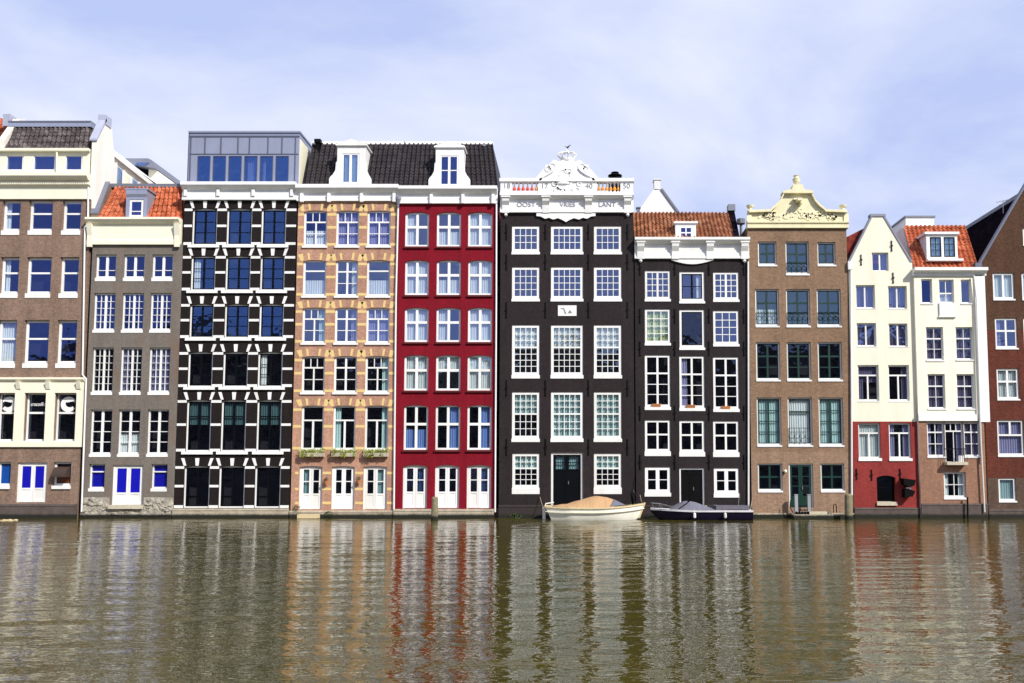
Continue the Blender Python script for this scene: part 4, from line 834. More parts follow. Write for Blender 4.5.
h.win((877, 475.5, 895.8, 505.5), [(.45, 1, 1), (.55, 1, 1)], t=.06, rail=.05, rec=.30, sill=.26, silly=.12, mat='black', sillmat='conc', gl='gD', arch=.14, name='cellar_hatch')
x0g, x1g = h.x0, h.x1
zg = [(Z(262), X(850.5, 262), X(910.8, 262)), (Z(216.5), X(871.3, 216), X(884, 216))]
zg = [(Z(262), h.x0, h.x1), (Z(217), X(871.5, 217), X(884, 217))]
h.wall([(Z(421.5), 'b9r'), (99, 'creamw')], gable=zg)
h.plinth(507.5, 'pld', .12)
h.anchors([(x, y) for x, y in ((856.5, 474), (871.5, 475), (900, 474))], .6)
h.anchors([(891.5, 246), (861, 260), (893, 278)], .45)
mb = MB()
for (z0_, a, _), (z1_, b, _2) in zip(zg, zg[1:]): 
    mb.prism([(a - .04, z0_), (a + .12, z0_), (b + .05, z1_), (b - .06, z1_ + .02)], -.05, .4)
a, b = zg[0][2], zg[1][2]; mb.prism([(a + .04, zg[0][0]), (b + .06, zg[1][0] + .02), (b - .05, zg[1][0]), (a - .12, zg[0][0])], -.05, .4)
mb.box(zg[1][1] - .1, zg[1][2] + .1, -.06, .42, zg[1][0] + .021, zg[1][0] + .2); h.part('gable_coping', mb, 'lead')
mb = MB(); yk = 8.8; zr_ = zg[1][0] - .9; zcx = (zg[1][1] + zg[1][2]) / 2
mb.prism([(h.x0, zg[0][0] - .02), (h.x1, zg[0][0] - .02), (zcx, zr_)], .4, yk); h.part('roof', mb, 'redslate')
mb = MB(); mb.box(h.x0 - .02, h.x0 + .1, .3, 8, Z(262), Z(234, 0)); 
mb = MB(); a = X(850, 243); mb.prism([(h.x0 - .02, Z(262)), (h.x0 + .2, Z(262)), (zcx - .2, Z(222)), (h.x0 - .02, Z(236))], .45, 7); h.part('side_roof', mb, 'redslate')
h.pipe([(917.5 - 4, 274), (916, 330), (917.5, 421)], .05, 'lead', -.08)
h9 = h
# ---- cream house with the orange roof
h = House('canal_house', 917.6, 983.4, 400, 273, 'cream house over rose brick ground floor, orange tiled roof with a wide white dormer', y=-.22)
yy = h.y
a10 = dict(t=.08, rail=.09, bar=.045, rec=.13, silly=.05, mat='white2', gl='gC')
def w10(r, s, **k): d_ = dict(a10); d_.update(k); return h.win(r, s, **d_)
w10((921.3, 279, 932.3, 304.5), ONE, sill=.10, gl='gB'); w10((939, 279.5, 954, 302.5), [(.6, 2, 1), (.4, 2, 1)], sill=.0, cur='B'); w10((961, 279.5, 971.2, 304.5), ONE, sill=.10)
x0, x1, z0, z1 = rect(939, 303, 954.5, 316, yy); mb = MB(); mb.box(x0, x1, yy - .1, yy - .001, z0, z1); mb.box(x0 - .06, x1 + .06, yy - .13, yy - .002, z0 - .1, z0 - .002); h.part('apron_panel', mb, 'white')
for r in ((926.3, 327, 943.5, 361.5), (956, 327, 973, 361), (928, 374, 945.3, 410), (957, 374, 974.3, 410)): w10(r, [(.34, 2, 1), (.66, 2, 2)], sill=.12, cur='F', cmat='cd', gl='gD', bar=.035)
w10((927.3, 422, 945, 458), [(.28, 2, 1), (.72, 2, 2)], sill=.12, cur='LR', cmat='cl', gl='gD', t=.10)
w10((964, 422, 980.5, 458), [(.28, 2, 1), (.72, 2, 2)], sill=.12, cur='F', cmat='cd', gl='gD', t=.10)
w10((945, 422, 964, 463), [(.2, 3, 1), (.8, 2, 1)], sill=.0, gl='gD', cur='R', cmat='cl', t=.10, name='balcony_door')
w10((944, 472, 966, 499.5), [(1, 2, 2)], sill=.14, gl='gD', cur='LR', cmat='cw', cfrac=.25, t=.12)
h.wall([(Z(421, yy), 'b10'), (99, 'creamw')])
h.plinth(503.5, 'pld', .10)
mb = MB(); x0, x1, z0, z1 = rect(918, 414.5, 977, 421, yy); mb.box(x0, x1, yy - .12, yy - .001, z0, z1); h.part('band_course', mb, 'white')
mb = MB(); x0, x1, z0, z1 = rect(976.5, 275, 984.5, 422, yy); mb.box(x0, x1 + .15, yy - .10, yy - .002, z0, z1); h.part('corner_pilaster', mb, 'white')
xa, xb = X(912, 271, yy), X(985.5, 271, yy)
h.cornice([(.42, 268.5), (.42, 271.5), (.2, 273), (.1, 273.5), (.1, 276)], h.x0 - .05, xb, 'white')
x0, x1, z0, z1 = rect(944, 462, 965, 465, yy); mb = MB(); mb.box(x0, x1, yy - .5, yy - .002, z0, z1)
bal = h.part('balcony', mb, 'conc')
mb = MB(); zt = Z(449, yy)
for q in (yy - .46,): mb.tube([(x0 + .05, q, zt), (x1 - .05, q, zt)], .025, 6)
for i in range(9): mb.tube([(x0 + .05 + (x1 - x0 - .1) * i / 8, yy - .46, z1), (x0 + .05 + (x1 - x0 - .1) * i / 8, yy - .46, zt)], .014, 5)
for q in (x0 + .05, x1 - .05): mb.tube([(q, yy - .46, zt), (q, yy, zt)], .025, 6)
h.part('railing', mb, 'black', bal)
white_panel_at = (X(959.5, 456, yy), yy - .25, z1)
bl, br, tl, tr = P(913.5, 269, .0), P(978, 269, .0), P(903, 226, 2.4), P(964.5, 226, 2.4)
roof_block(h.root, bl + Vector((0, .1, -.1)), br + Vector((0, .1, -.1)), tl + Vector((0, .1, -.1)), tr + Vector((0, .1, -.1)), 8.5, 'whitewash')
tile_roof(h.root, bl, br, tl, tr, 'org', tw=.31, th=.30, amp=.055)
yd = .22; mb = MB(); x0, x1, z0, z1 = hollow(mb, (926.5, 234.5, 957.5, 259.5), (930, 237, 955, 257), yd, yd + .2); mb.box(x0 + .002, x0 + .12, yd + .2, 3, z0, z1); mb.box(x1 - .12, x1 - .002, yd + .2, 3, z0, z1); mb.box(x0 - .14, x1 + .1, yd - .14, 3.1, z1, z1 + .16); mb.box(x0 - .05, x1 + .25, yd - .3, yd + .3, z0 - .14, z0 - .001)
d = h.part('dormer', mb, 'white2'); mb = MB(); q0, q1, q2, q3 = rect(941.2, 237, 943.8, 257, yd); mb.box(q0, q1, yd - .01, yd + .12, q2, q3); mb.build('mullion', 'white2', d); pane_set(d, (930.3, 237.3, 941.2, 256.8), yd + .03, [(1, 2, 3)], t=.06, bar=.03, gl='gT', mat='dsash', cur=1); pane_set(d, (943.8, 237.3, 954.8, 256.8), yd + .03, [(1, 2, 3)], t=.06, bar=.03, gl='gT', mat='dsash', cur=1)
mb = MB(); v0, v1 = P(906, 228, 4.5), P(934, 217.5, 4.5); mb.box(v0.x, v1.x, 4.5, 8.5, v0.z - 1, v1.z); o = h.part('rooflight_box', mb, 'white')
mb = MB(); mb.box(v0.x - .08, v1.x + .08, 4.42, 8.6, v1.z + .002, v1.z + .12); h.part('rooflight_lid', mb, 'lead', o)
h.pipe([(972.5, 276), (975.2, 300), (979.5, 440), (983.3, 512)], .05, 'white2', yy - .2)
h.pipe([(978.5, 418), (981, 462)], .05, 'white2', yy - .12)
h10 = h
# ---- russet brick gabled house at the right
h = House('canal_house', 984.4, 1112, 400, 263, 'russet brick house with tall gable, dark slate roof and white cross windows')
CR = [(.42, 2, 1), (.58, 2, 1)]
a11 = dict(t=.12, rail=.12, bar=.06, mull=.12, rec=.08, sill=.12, silly=.05, gl='gC', sillw=.03)
def w11(r, s, **k): d_ = dict(a11); d_.update(k); return h.win(r, s, **d_)
for dx in (0, 29, 58): w11((993 + dx, 273, 1014.3 + dx, 300.5), [(1, 2, 1)], cur='F', gl='gC' if dx else 'gT')
for dx in (0, 28.5, 57): w11((995.3 + dx, 318, 1017.5 + dx, 349.5), CR, cur='L', cmat='cl')
for dx in (0, 30, 60): w11((997 + dx, 368.5, 1019 + dx, 400.5), CR, cur='F', cmat='cw', gl='gT')
for dx in (0, 33, 64): w11((997.6 + dx, 420, 1024 + dx, 457), [(.42, 2, 1), (.58, 1, 1)], cur='F', cmat='cl', gl='gD')
w11((998.7, 478, 1016, 502.5), ONE, cur='F', cmat='ct'); w11((1040, 478, 1058, 502.5), ONE)
w11((1023, 228, 1036, 246), [(1, 2, 1)])
xl, xr_ = h.x0, h.x1; kz = [(Z(263), h.x0, h.x1)]
slope = (1024 - 979.5) / (264.0 - 187)
pk = 158; cxp = (X(979.5 + slope * (264 - pk), pk)); zg = [(Z(264), h.x0, 2 * cxp - h.x0 - .0), (Z(pk), cxp - .05, cxp + .05)]
h.x1 = 2 * cxp - h.x0
h.wall([(Z(478), 'b11b'), (Z(330), 'b11'), (99, 'b11d')], gable=zg)
h.plinth(509, 'pld', .10); 
mb = MB(); a = zg[0][1]; mb.prism([(a - .10, zg[0][0] + .0), (a + .05, zg[0][0] - .02), (cxp, zg[1][0] - .1), (cxp, zg[1][0] + .10)], -.08, .3); b = zg[0][2]
mb.prism([(b + .10, zg[0][0] + .0), (cxp + .001, zg[1][0] + .10), (cxp + .001, zg[1][0] - .1), (b - .05, zg[0][0] - .02)], -.08, .3)
mb.box(a - .35, a + .1, -.15, .4, zg[0][0] - .35, zg[0][0] + .05); h.part('gable_coping', mb, 'zincd')
mb = MB(); yk = 17.0; zr_ = Z(183)
mb.prism([(zg[0][1], zg[0][0] - .05), (zg[0][2], zg[0][0] - .05), (cxp, zr_ + .05)], .3, yk); h.part('roof', mb, 'slate')
mb = MB(); mb.box(cxp - .15, cxp + .15, .3, yk, zr_ - .05, zr_ + .22); h.part('ridge_tiles', mb, 'lead')
mb = MB(); v = P(1003, 201, 4); mb.tube([(v.x, 4, v.z - 1.2), (v.x, 4, v.z)], .03, 5); mb.tube([(v.x - .5, 4, v.z - .1), (v.x + .4, 4, v.z + .1)], .02, 5); mb.tube([(v.x - .3, 4, v.z - .3), (v.x + .3, 4, v.z - .18)], .02, 5); h.part('aerial', mb, 'steel')
# ================================================================== houses further back
e_ = empty('white_house', (X(122, 190, 9), 9, 0), 'white rear house with slanting roof edge and tall panes behind the grey house', 'house')
mb = MB(); xs_ = X(100, 180, 3); yb0 = 9.0
a, b = P(108, 149, 9), P(152, 184.5, 9); zb = Z(215, 9)
mb.prism([(a.x - .8, zb), (b.x + 4, zb), (b.x + 4, b.z - 3.2), (b.x, b.z - .02), (a.x - .8, a.z + .45)], 9.1, 14); mb.build('wall', 'cream', e_)
mb = MB(); mb.prism([(a.x - .8, a.z + .45), (b.x + .1, b.z - .2), (b.x + .1, b.z + .12), (a.x - .8, a.z + .78)], 8.8, 14.2); mb.build('roof_edge', 'white', e_)
for (p0, p1, pt, m) in ((111, 114.5, 160, 'cream'), (115.5, 122.5, 165, 'gB'), (124, 130, 172.5, 'cream'), (132.5, 138, 178, 'gB')):
    x0, x1 = X(p0, 175, 9), X(p1, 175, 9); z1 = Z(pt, 9); sl = (b.z - a.z) / (b.x - a.x)
    f = MB(); f.prism([(x0, zb + .2), (x1, zb + .2), (x1, z1 + sl * (x1 - x0)), (x0, z1)], 9.0, 9.08); f.build('window', m, e_)
    f = MB(); f.box(x1, x1 + .2, 8.95, 9.09, zb, z1 + sl * (x1 - x0)); f.build('mullion', 'white', e_)
e_ = empty('white_house', (X(150, 190, 13), 13, 0), 'white rear house under a flat dark roof with skylight, peeping over the orange tiles', 'house')
mb = MB(); a, c = P(149, 168, 13), P(172, 190, 13); x0, x1 = X(148.5, 175, 13), X(174, 183, 13); zt = Z(169, 13); zb = Z(200, 13)
mb.prism([(x0, zb), (x1 + 1, zb), (X(173, 184, 13), Z(184.5, 13)), (X(157, 170, 13), Z(170.5, 13)), (x0, zt)], 13, 18); mb.build('wall', 'cream', e_)
mb = MB(); r0, r1 = X(128, 165, 13), X(158.5, 165, 13); mb.prism([(r0, Z(166.5, 13)), (r1, Z(170.5, 13)), (r1 - .3, Z(162.5, 13)), (r1 - .6, Z(160.8, 13)), (r0, Z(160.8, 13))], 12.4, 18); mb.build('roof', 'lead', e_)
mb = MB(); mb.prism([(X(134, 165, 12.3), Z(165.5, 12.3)), (X(145, 165, 12.3), Z(165.5, 12.3)), (X(149, 162, 12.3), Z(162.3, 12.3)), (X(137, 162, 12.3), Z(162.3, 12.3))], 12.3, 12.39); mb.build('skylight', 'gC', e_)
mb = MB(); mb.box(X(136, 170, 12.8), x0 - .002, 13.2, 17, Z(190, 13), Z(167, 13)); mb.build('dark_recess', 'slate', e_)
e_ = empty('white_house', (X(657, 213, 12), 12, 0), 'plain white gable end with chimney rising behind the rusty tiled roof', 'house')
mb = MB(); yg = 12; q = lambda px, py: (X(px, py, yg), Z(py, yg))
mb.prism([q(636, 222), q(686, 222), q(680, 217), q(660.5, 189.5), q(654, 189), q(636, 214)], yg, yg + 9); mb.build('wall', 'white', e_)
mb = MB(); u, v = q(660.5, 189.5), q(682, 219); mb.prism([(u[0], u[1]), (v[0], v[1]), (v[0] + .16, v[1] + .05), (u[0] + .16, u[1] + .07)], yg - .1, yg + 9); mb.build('roof_edge', 'lead', e_)
mb = MB(); x0, x1, z0, z1 = rect(654.3, 180, 660.4, 189.4, yg); mb.box(x0, x1, yg, yg + .8, z0 - .05, z1); mb.box(x0 - .06, x1 + .05, yg - .06, yg + .86, z1 + .001, z1 + .1); mb.build('chimney', 'white2', e_)
mb = MB(); x0, x1, z0, z1 = rect(637, 208, 640, 216, yg - 3); mb.box(x0, x1, yg - 3, yg - 2.6, z0, z1); mb.box(x0 - .06, x1 + .06, yg - 3.06, yg - 2.54, z1 + .001, z1 + .08); mb.build('chimney', 'lead', e_)

# ================================================================== things on the facades and the quay
G = 'flower boxes under the salmon house windows'
fl = ['green flower box on the salmon house nearest the black brick house', 'green flower box on the salmon house between two other flower boxes', 'green flower box on the salmon house nearest the red house']
for i, (a, b) in enumerate(((300, 324.5), (332, 356.5), (364, 388.5))):
    x0, x1, z0, z1 = rect(a, 452.8, b, 456.6, -.2); e_ = empty('flower_box', ((x0 + x1) / 2, -.2, z0), fl[i], 'flower box', G)
    mb = MB(); mb.prof([(-.12, z0), (-.12, z1), (-.15, z1), (-.40, z1), (-.36, z0)], x0, x1); mb.build('trough', 'conc', e_)
    mb = MB()
    for k in range(9): foliage(mb, x0 + (x1 - x0) * (k + .5) / 9, -.27, z1 + random.uniform(.04, .16), .18, .18, random.uniform(.14, .26), 70, .055)
    for k in range(5): foliage(mb, random.uniform(x0, x1), -.40, z1 - .15, .14, .06, .18, 40, .05)
    mb.build('plants', 'leaf', e_, fix=False)
fb = ['hanging flower pot on the salmon house, farther from the red house', 'hanging flower pot on the salmon house, closer to the red house']
for i, (px, py) in enumerate(((326.3, 481.5), (358.8, 480.5))):
    v = P(px, py, -.16); e_ = empty('hanging_pot', (v.x, -.16, v.z - .2), fb[i], 'flower pot', 'hanging pots by the white doors')
    mb = MB(); mb.lathe(v.x, -.18, [(.08, v.z - .22), (.17, v.z), (.18, v.z + .02), (.12, v.z + .02)], 10); mb.tube([(v.x, 0, v.z + .35), (v.x, -.18, v.z + .33), (v.x, -.18, v.z)], .012, 5); mb.build('pot', 'terra', e_)
    mb = MB(); foliage(mb, v.x, -.18, v.z + .14, .16, .12, .18, 70, .045); mb.build('plants', 'leafd', e_, fix=False)
tb = ['terracotta sill planter on the dark house, beside the carved parapet house', 'terracotta sill planter on the dark house, between two other planters', 'terracotta sill planter on the dark house, beside the umber gabled house']
for i, (px, py) in enumerate(((656.5, 406), (691, 407), (726, 408.3))):
    v = P(px, py, -.03); mb = MB(); z = v.z - .10; mb.prof([(-.03, z), (.05, z), (.06, z + .2), (-.09, z + .2)], v.x - .28, v.x + .28); mb.prof([(-.10, z + .2), (.07, z + .2), (.07, z + .24), (-.10, z + .24)], v.x - .31, v.x + .31)
    o = mb.build('planter', 'terra', None, loc=(v.x, -.03, z)); tag(o, tb[i], 'planter', 'planters on the dark house sills')
v = P(906, 486, -.3); e_ = empty('wall_box', (v.x, 0, v.z), 'black open flapped box on the red base of the cream gabled house', 'wall box')
q = lambda px, py: (X(px, py, -.3), Z(py, -.3))
mb = MB(); mb.prism([q(902, 478.2), q(914.2, 480), q(912.8, 485.5), q(909, 487), q(902.5, 484.5)], -.62, .0); mb.build('hood', 'black', e_)
mb = MB(); mb.prism([q(903.5, 489.5), q(907, 488.6), q(914, 491), q(911.5, 496.5), q(903.5, 497.3)], -.55, .0); mb.build('tray', 'black', e_)
mb = MB(); c = P(908.5, 488.2, -.3); mb.lathe(c.x, -.3, [(.1, c.z - .12), (.16, c.z - .02), (.14, c.z + .06), (.05, c.z + .09)], 10); mb.build('lamp', 'white', e_)
v = P(785.2, 471, -.12); e_ = empty('wall_lamp', (v.x, 0, v.z), 'small round wall lamp beside the green glazed door', 'lamp')
mb = MB(); mb.lathe(v.x, -.16, [(.03, v.z - .14), (.10, v.z - .08), (.12, v.z), (.06, v.z + .09)], 10); mb.build('lamp_globe', 'cream', e_)
mb = MB(); mb.tube([(v.x - .15, 0, v.z - .12), (v.x - .12, -.14, v.z - .14), (v.x, -.16, v.z - .12)], .03, 6); mb.build('bracket', 'black', e_)
x, y, z = white_panel_at; mb = MB(); mb.box(x - .17, x + .17, y - .02, y + .02, z, z + .42); tag(mb.build('board', 'white', None, loc=(x, y, z)), 'small white board standing on the balcony behind its black railing', 'board')
# bird on the crown of the crest
bx, by, bz = bird_at; mb = MB(); n = 8; vs = []
secs = [(-.30, .22, .015, .02), (-.18, .17, .03, .025), (-.05, .12, .08, .075), (.06, .16, .09, .09), (.14, .24, .06, .06), (.19, .30, .055, .055), (.24, .31, .03, .028), (.32, .30, .006, .006)]
secs = [(-u, v_, a, b) for u, v_, a, b in secs]
fs = []
for u, v_, a, b in secs:
    for k in range(n): t = 2 * math.pi * k / n; vs.append((bx + .05 - u * .7, by + .8 * a * math.cos(t), bz + .06 + .8 * v_ + .8 * b * math.sin(t)))
for j in range(len(secs) - 1):
    for k in range(n): fs.append((j * n + k, j * n + (k + 1) % n, (j + 1) * n + (k + 1) % n, (j + 1) * n + k))
fs += [tuple(range(n)), tuple(range(len(vs) - 1, len(vs) - n - 1, -1))]; mb.add(vs, fs)
for s_ in (-.03, .03): mb.tube([(bx + .05, by + s_, bz - .01), (bx + .05, by + s_, bz + .16)], .012, 5)
tag(mb.build('bird', 'bird', None, smooth=True, loc=(bx, by, bz)), 'small dark bird perched on the crown of the white crest', 'bird')
# mooring posts
def post(px0, px1, pt, yq, label):
    x0, x1 = X(px0, 510, yq), X(px1, 510, yq); r = (x1 - x0) / 2; c = (x0 + x1) / 2; zt = Z(pt, yq); mb = MB(); rr = random.Random(px0)
    mb.lathe(c, yq, [(r * 1.08, -2), (r * 1.05, .1), (r * 1.0, zt * .5), (r * .96, zt - .12), (r * .86, zt - .02), (r * .5, zt + .02)], 14)
    tag(mb.build('mooring_post', 'wood', None, loc=(c, yq, 0)), label, 'mooring post', 'wooden mooring posts')
post(431.3, 438, 497, -2.6, 'weathered wooden mooring post standing in front of the red house')
post(844.8, 852.5, 494, -1.6, 'weathered wooden mooring post at the boundary of the brown house and the red based house')
# landing stage in front of the green door
a, b = X(792, 514, -.6), X(838, 514, -.6); e_ = empty('landing_stage', ((a + b) / 2, -.6, 0), 'pale concrete landing with grey gate posts below the green glazed door', 'landing stage')
mb = MB(); mb.box(a, b, -1.1, -.2, Z(517.5, -1.1) - .3, Z(514.5, -1.1)); mb.box(a + .3, b - .6, -.75, -.2, Z(514.5, -1.1) + .001, Z(511.8, -.75)); mb.build('deck', 'conc', e_)
for px in (796.2, 809): 
    c = X(px, 505, -.6); mb = MB(); mb.box(c - .10, c + .10, -.7, -.5, Z(513, -.6), Z(495, -.6)); mb.box(c - .12, c + .12, -.72, -.48, Z(495, -.6) + .001, Z(495, -.6) + .05); mb.build('gate_post', 'rail', e_)
mb = MB(); c0, c1 = X(797, 505, -.6), X(808.2, 505, -.6); mb.tube([(c0, -.6, Z(510, -.6)), (c1, -.6, Z(510, -.6))], .035, 6); mb.tube([(c0, -.6, Z(506, -.6)), (c1, -.6, Z(506, -.6))], .03, 6); mb.tube([(X(793, 505, -.6), -.6, Z(513, -.6)), (X(790, 505, -.6), -.6, Z(507, -.6)), (X(790.5, 500, -.6), -.6, Z(500, -.6))], .03, 6); mb.build('rail', 'black', e_)
mb = MB(); c = X(833.5, 508, -.5); mb.tube([(c, -.5, Z(513, -.5)), (c, -.5, Z(505, -.5)), (c + .12, -.5, Z(504, -.5)), (c + .2, -.5, Z(506, -.5)), (c + .2, -.5, Z(513, -.5))], .03, 6); mb.build('hoop', 'black', e_)
for i in range(5):
    mb = MB(); c = X(797, 512, -.9) + i * .19; mb.lathe(c, -.8, [(.07, Z(514.5, -1.1)), (.09, Z(512.4, -.9)), (.05, Z(511.5, -.9))], 8); mb.build('fender', 'black', e_)
x0, x1 = X(298.5, 515, -.7), X(318.5, 515, -.7); mb = MB(); mb.box(x0, x1, -1.0, -.35, .02, .22)
for k in range(3): mb.box(x0, x1, -1.0 + k * .22, -.82 + k * .22, .221, .27)
tag(mb.build('wooden_raft', 'plank', None, loc=(x0, -.7, 0)), 'pale plank step floating below the salmon house door nearest the black house', 'raft')
mb = MB(); c = X(967.2, 505, -.5); mb.tube([(c, -.5, -.5), (c + .03, -.5, Z(497, -.5))], .06, 8); tag(mb.build('mooring_pole', 'black', None, loc=(c, -.5, 0)), 'thin dark pole standing in the water below the rose brick wall', 'pole')
gl = ['weeds growing on the quay edge at the black house corner', 'weeds growing on the quay edge beside the floating plank step', 'weeds on the dark plinth near the stern of the cream boat']
for i, (px, py, sz) in enumerate(((296, 508, .3), (329, 514, .35), (516, 516, .4))):
    v = P(px, py, -.25); mb = MB(); foliage(mb, v.x, -.25, v.z, sz, .1, sz * .6, 110, .05); tag(mb.build('weeds', 'leafd', None, fix=False, loc=(v.x, -.25, v.z)), gl[i], 'weeds', 'weeds on the quay edge')
# floating litter at the left edge
mb = MB(); rz = random.Random(2)
for k in range(16):
    v = P(rz.uniform(0, 14), 522, -3); s_ = rz.uniform(.04, .12); yq = -3 + rz.uniform(-.5, .5); mb.prism([(v.x - s_, .0), (v.x + s_, .0), (v.x + s_ * .6, .05), (v.x - s_ * .5, .06)], yq, yq + s_)
tag(mb.build('floating_debris', 'plank', None, loc=(X(7, 522, -3), -3, 0)), 'scraps of pale debris drifting on the water by the quay', 'debris', None, 'stuff')

# ================================================================== boats
def hull(mb, st, rake, n=9):
    """st: stations (x, half breadth, keel z, sheer z, fullness)"""
    rows = []
    for si, (x, b, zk, zs, fu) in enumerate(st):
        row = []; ua = si / (len(st) - 1); rk = rake[0] * max(0, 1 - ua / .3) + rake[1] * max(0, (ua - .7) / .3)
        for k in range(-n, n + 1):
            t = k / n; a = abs(t); z_ = zk + (zs - zk) * a ** (fu * 1.2); row.append((x + rk * (z_ - zs), yb_ + b * math.copysign(a ** (1 / fu) if a else 0, t), zk + (zs - zk) * a ** (fu * 1.2)))
        rows.append(row)
    w = 2 * n + 1; vs = [p for r in rows for p in r]
    mb.add(vs, [(i * w + k, i * w + k + 1, (i + 1) * w + k + 1, (i + 1) * w + k) for i in range(len(rows) - 1) for k in range(w - 1)])
    mb.poly(rows[0]); mb.poly(rows[-1]); return rows
yb_ = -1.7
x0, x1 = X(546, 510, yb_), X(644.5, 505, yb_); LN = x1 - x0
e_ = empty('sloop', ((x0 + x1) / 2, yb_, 0), 'cream open sloop under a tan tarpaulin moored at the dark double door', 'boat', 'boats moored at the quay')
st = []
zz = lambda py: Z(py, yb_)
for u in [i / 20 for i in range(21)]:
    b = 1.15 * (min(1, (.72 + 1.2 * u)) if u < .25 else 1) * (1 if u < .5 else max(.03, 1 - ((u - .5) / .5) ** 2.6)); zs = .72 + .20 * (1 - u / .45) ** 2 * (u < .45) * .4 + .24 * max(0, (u - .45) / .55) ** 2
    zk = -.35 + .45 * max(0, (u - .8) / .2) ** 2; st.append((x0 + .4 * 0 + (LN - .02) * u + (0 if u < 1 else 0), b, zk, zs, 1.9 - .6 * max(0, (u - .6) / .4)))
mb = MB(); rows = hull(mb, st, (-.45, .40)); mb.build('hull', 'hullw', e_, smooth=True)
def strip(mb, rows, off, h, dz=0):
    for side in (0, -1):
        pts = [Vector(r[side]) for r in rows]
        for p, q in zip(pts, pts[1:]):
            s_ = 1 if side else -1; o = Vector((0, s_ * off, 0)); zv = Vector((0, 0, h)); d = Vector((0, 0, dz))
            mb.add([p + o + d, q + o + d, q + o + zv + d, p + o + zv + d, p - o + d, q - o + d, q - o + zv + d, p - o + zv + d], [(0, 1, 2, 3), (4, 5, 6, 7), (3, 2, 6, 7), (0, 1, 5, 4)])
mb = MB(); strip(mb, rows, .06, .10, -.02); mb.box(x0 - .06, x0 + .05, yb_ - .8, yb_ + .8, .70, .90); mb.tube([rows[-1][9], (x1 + .02, yb_, rows[-1][0][2] + .12)], .07, 6); mb.build('gunwale', 'plank', e_)
mb = MB(); strip(mb, rows, .03, .05, -.28); mb.build('rubbing_strake', 'cream', e_)
mb = MB(); rg = [(0.07, .80, .84), (.15, .98, .95), (.22, 1.06, 1.02), (.28, 1.12, 1.12), (.35, 1.14, 1.24), (.42, 1.15, 1.36), (.5, 1.12, 1.50), (.53, 1.1, 1.51), (.62, 1.05, 1.40), (.69, .98, 1.28), (.71, .95, 1.02)]
vs = []
for u, b, zt in rg:
    i = min(20, int(u * 20)); zs = st[i][3] + .06; x = x0 + LN * u
    for t in [-1, -.9, -.6, -.3, 0, .3, .6, .9, 1]: vs.append((x + .03 * math.sin(9 * t + 20 * u), yb_ + b * t, zs + (zt - zs) * (1 - abs(t) ** 1.6) + random.uniform(-.035, .035)))
mb.add(vs, [(i * 9 + k, i * 9 + k + 1, i * 9 + k + 10, i * 9 + k + 9) for i in range(len(rg) - 1) for k in range(8)]); mb.build('tarpaulin', 'tarp', e_, smooth=True)
mb = MB(); xa, xb, xc = x0 + LN * .69, x0 + LN * .645, x0 + LN * .80; zs = .86
mb.add([(xb, yb_ - 1.0, zs + .02), (xc, yb_ - .82, zs + .08), (xa, yb_ - .6, 1.28), (xa, yb_ + .6, 1.28), (xc, yb_ + .82, zs + .08), (xb, yb_ + 1, zs + .02)], [(0, 1, 2), (3, 4, 5), (1, 4, 3, 2)]); mb.build('spray_hood', 'cover', e_) if False else mb.build('spray_hood', 'coverl', e_)
mb = MB(); x = x0 + LN * .885; mb.lathe(x, yb_ + .3, [(.05, .9), (.13, 1.3), (.16, 1.7), (.08, 1.9)], 8); mb.tube([(x, yb_ + .3, 1.8), (x + .1, yb_ + .3, 2.6)], .03, 5); mb.tube([(x + .2, yb_ - .3, 1.0), (x - .1, yb_ + .1, 1.7)], .03, 5); mb.build('folded_mast', 'black', e_)
mb = MB(); mb.box(x0 - .22, x0 - .03, yb_ - .05, yb_ + .05, -.4, .78); mb.tube([(x0 - .1, yb_, .78), (x0 - .02, yb_, 1.0), (x0 + .5, yb_, 1.08)], .04, 6); mb.build('rudder', 'hullw', e_)
# speedboat
yb_ = -1.7; x0, x1 = X(650.5, 510, yb_), X(750, 510, yb_); LN = x1 - x0
e_ = empty('speedboat', ((x0 + x1) / 2, yb_, 0), 'navy speedboat with grey cover and pale gunwale moored at the black front door', 'boat', 'boats moored at the quay')
st = []
for u in [i / 20 for i in range(21)]:
    b = 1.1 * (1 - max(0, (.45 - u) / .45) ** 2.2) + .02; st.append((x0 + LN * u, b, -.30 + .80 * max(0, (.16 - u) / .16) ** 1.3, .53 + .10 * max(0, (.4 - u) / .4), 2.0 - .7 * max(0, (.5 - u) / .5)))
mb = MB(); rows = hull(mb, st, (0, -.03)); mb.build('hull', 'hullb', e_, smooth=True)
mb = MB(); strip(mb, rows, .05, .11, -.02); mb.build('gunwale', 'deck', e_)
mb = MB(); vs = []
for i, (x, b, zk, zs, f) in enumerate(st):
    for t in (-1, -.5, 0, .5, 1): vs.append((x, yb_ + b * t, zs + .06 + .06 * (1 - t * t)))
mb.add(vs, [(i * 5 + k, i * 5 + k + 1, i * 5 + k + 6, i * 5 + k + 5) for i in range(20) for k in range(4)]); mb.build('deck', 'deck', e_, smooth=True)
fx = lambda px: X(px, 505, yb_)
mb = MB(); zd = .63
pr = [(669, 0.76, .70), (676, .9, .96), (683, .95, 1.16), (688.5, .95, 1.19), (696, .95, 1.09), (706, .95, .84), (713, .95, .70)]
vs = []
for px, b, zt in pr:
    for t in (-1, -.8, -.4, 0, .4, .8, 1): vs.append((fx(px), yb_ + b * t * (1.02), zd + (zt - zd) * (1 - abs(t) ** 3)))
mb.add(vs, [(i * 7 + k, i * 7 + k + 1, i * 7 + k + 8, i * 7 + k + 7) for i in range(len(pr) - 1) for k in range(6)]); o = mb.build('boat_cover', ['cover', 'coverl'], e_)
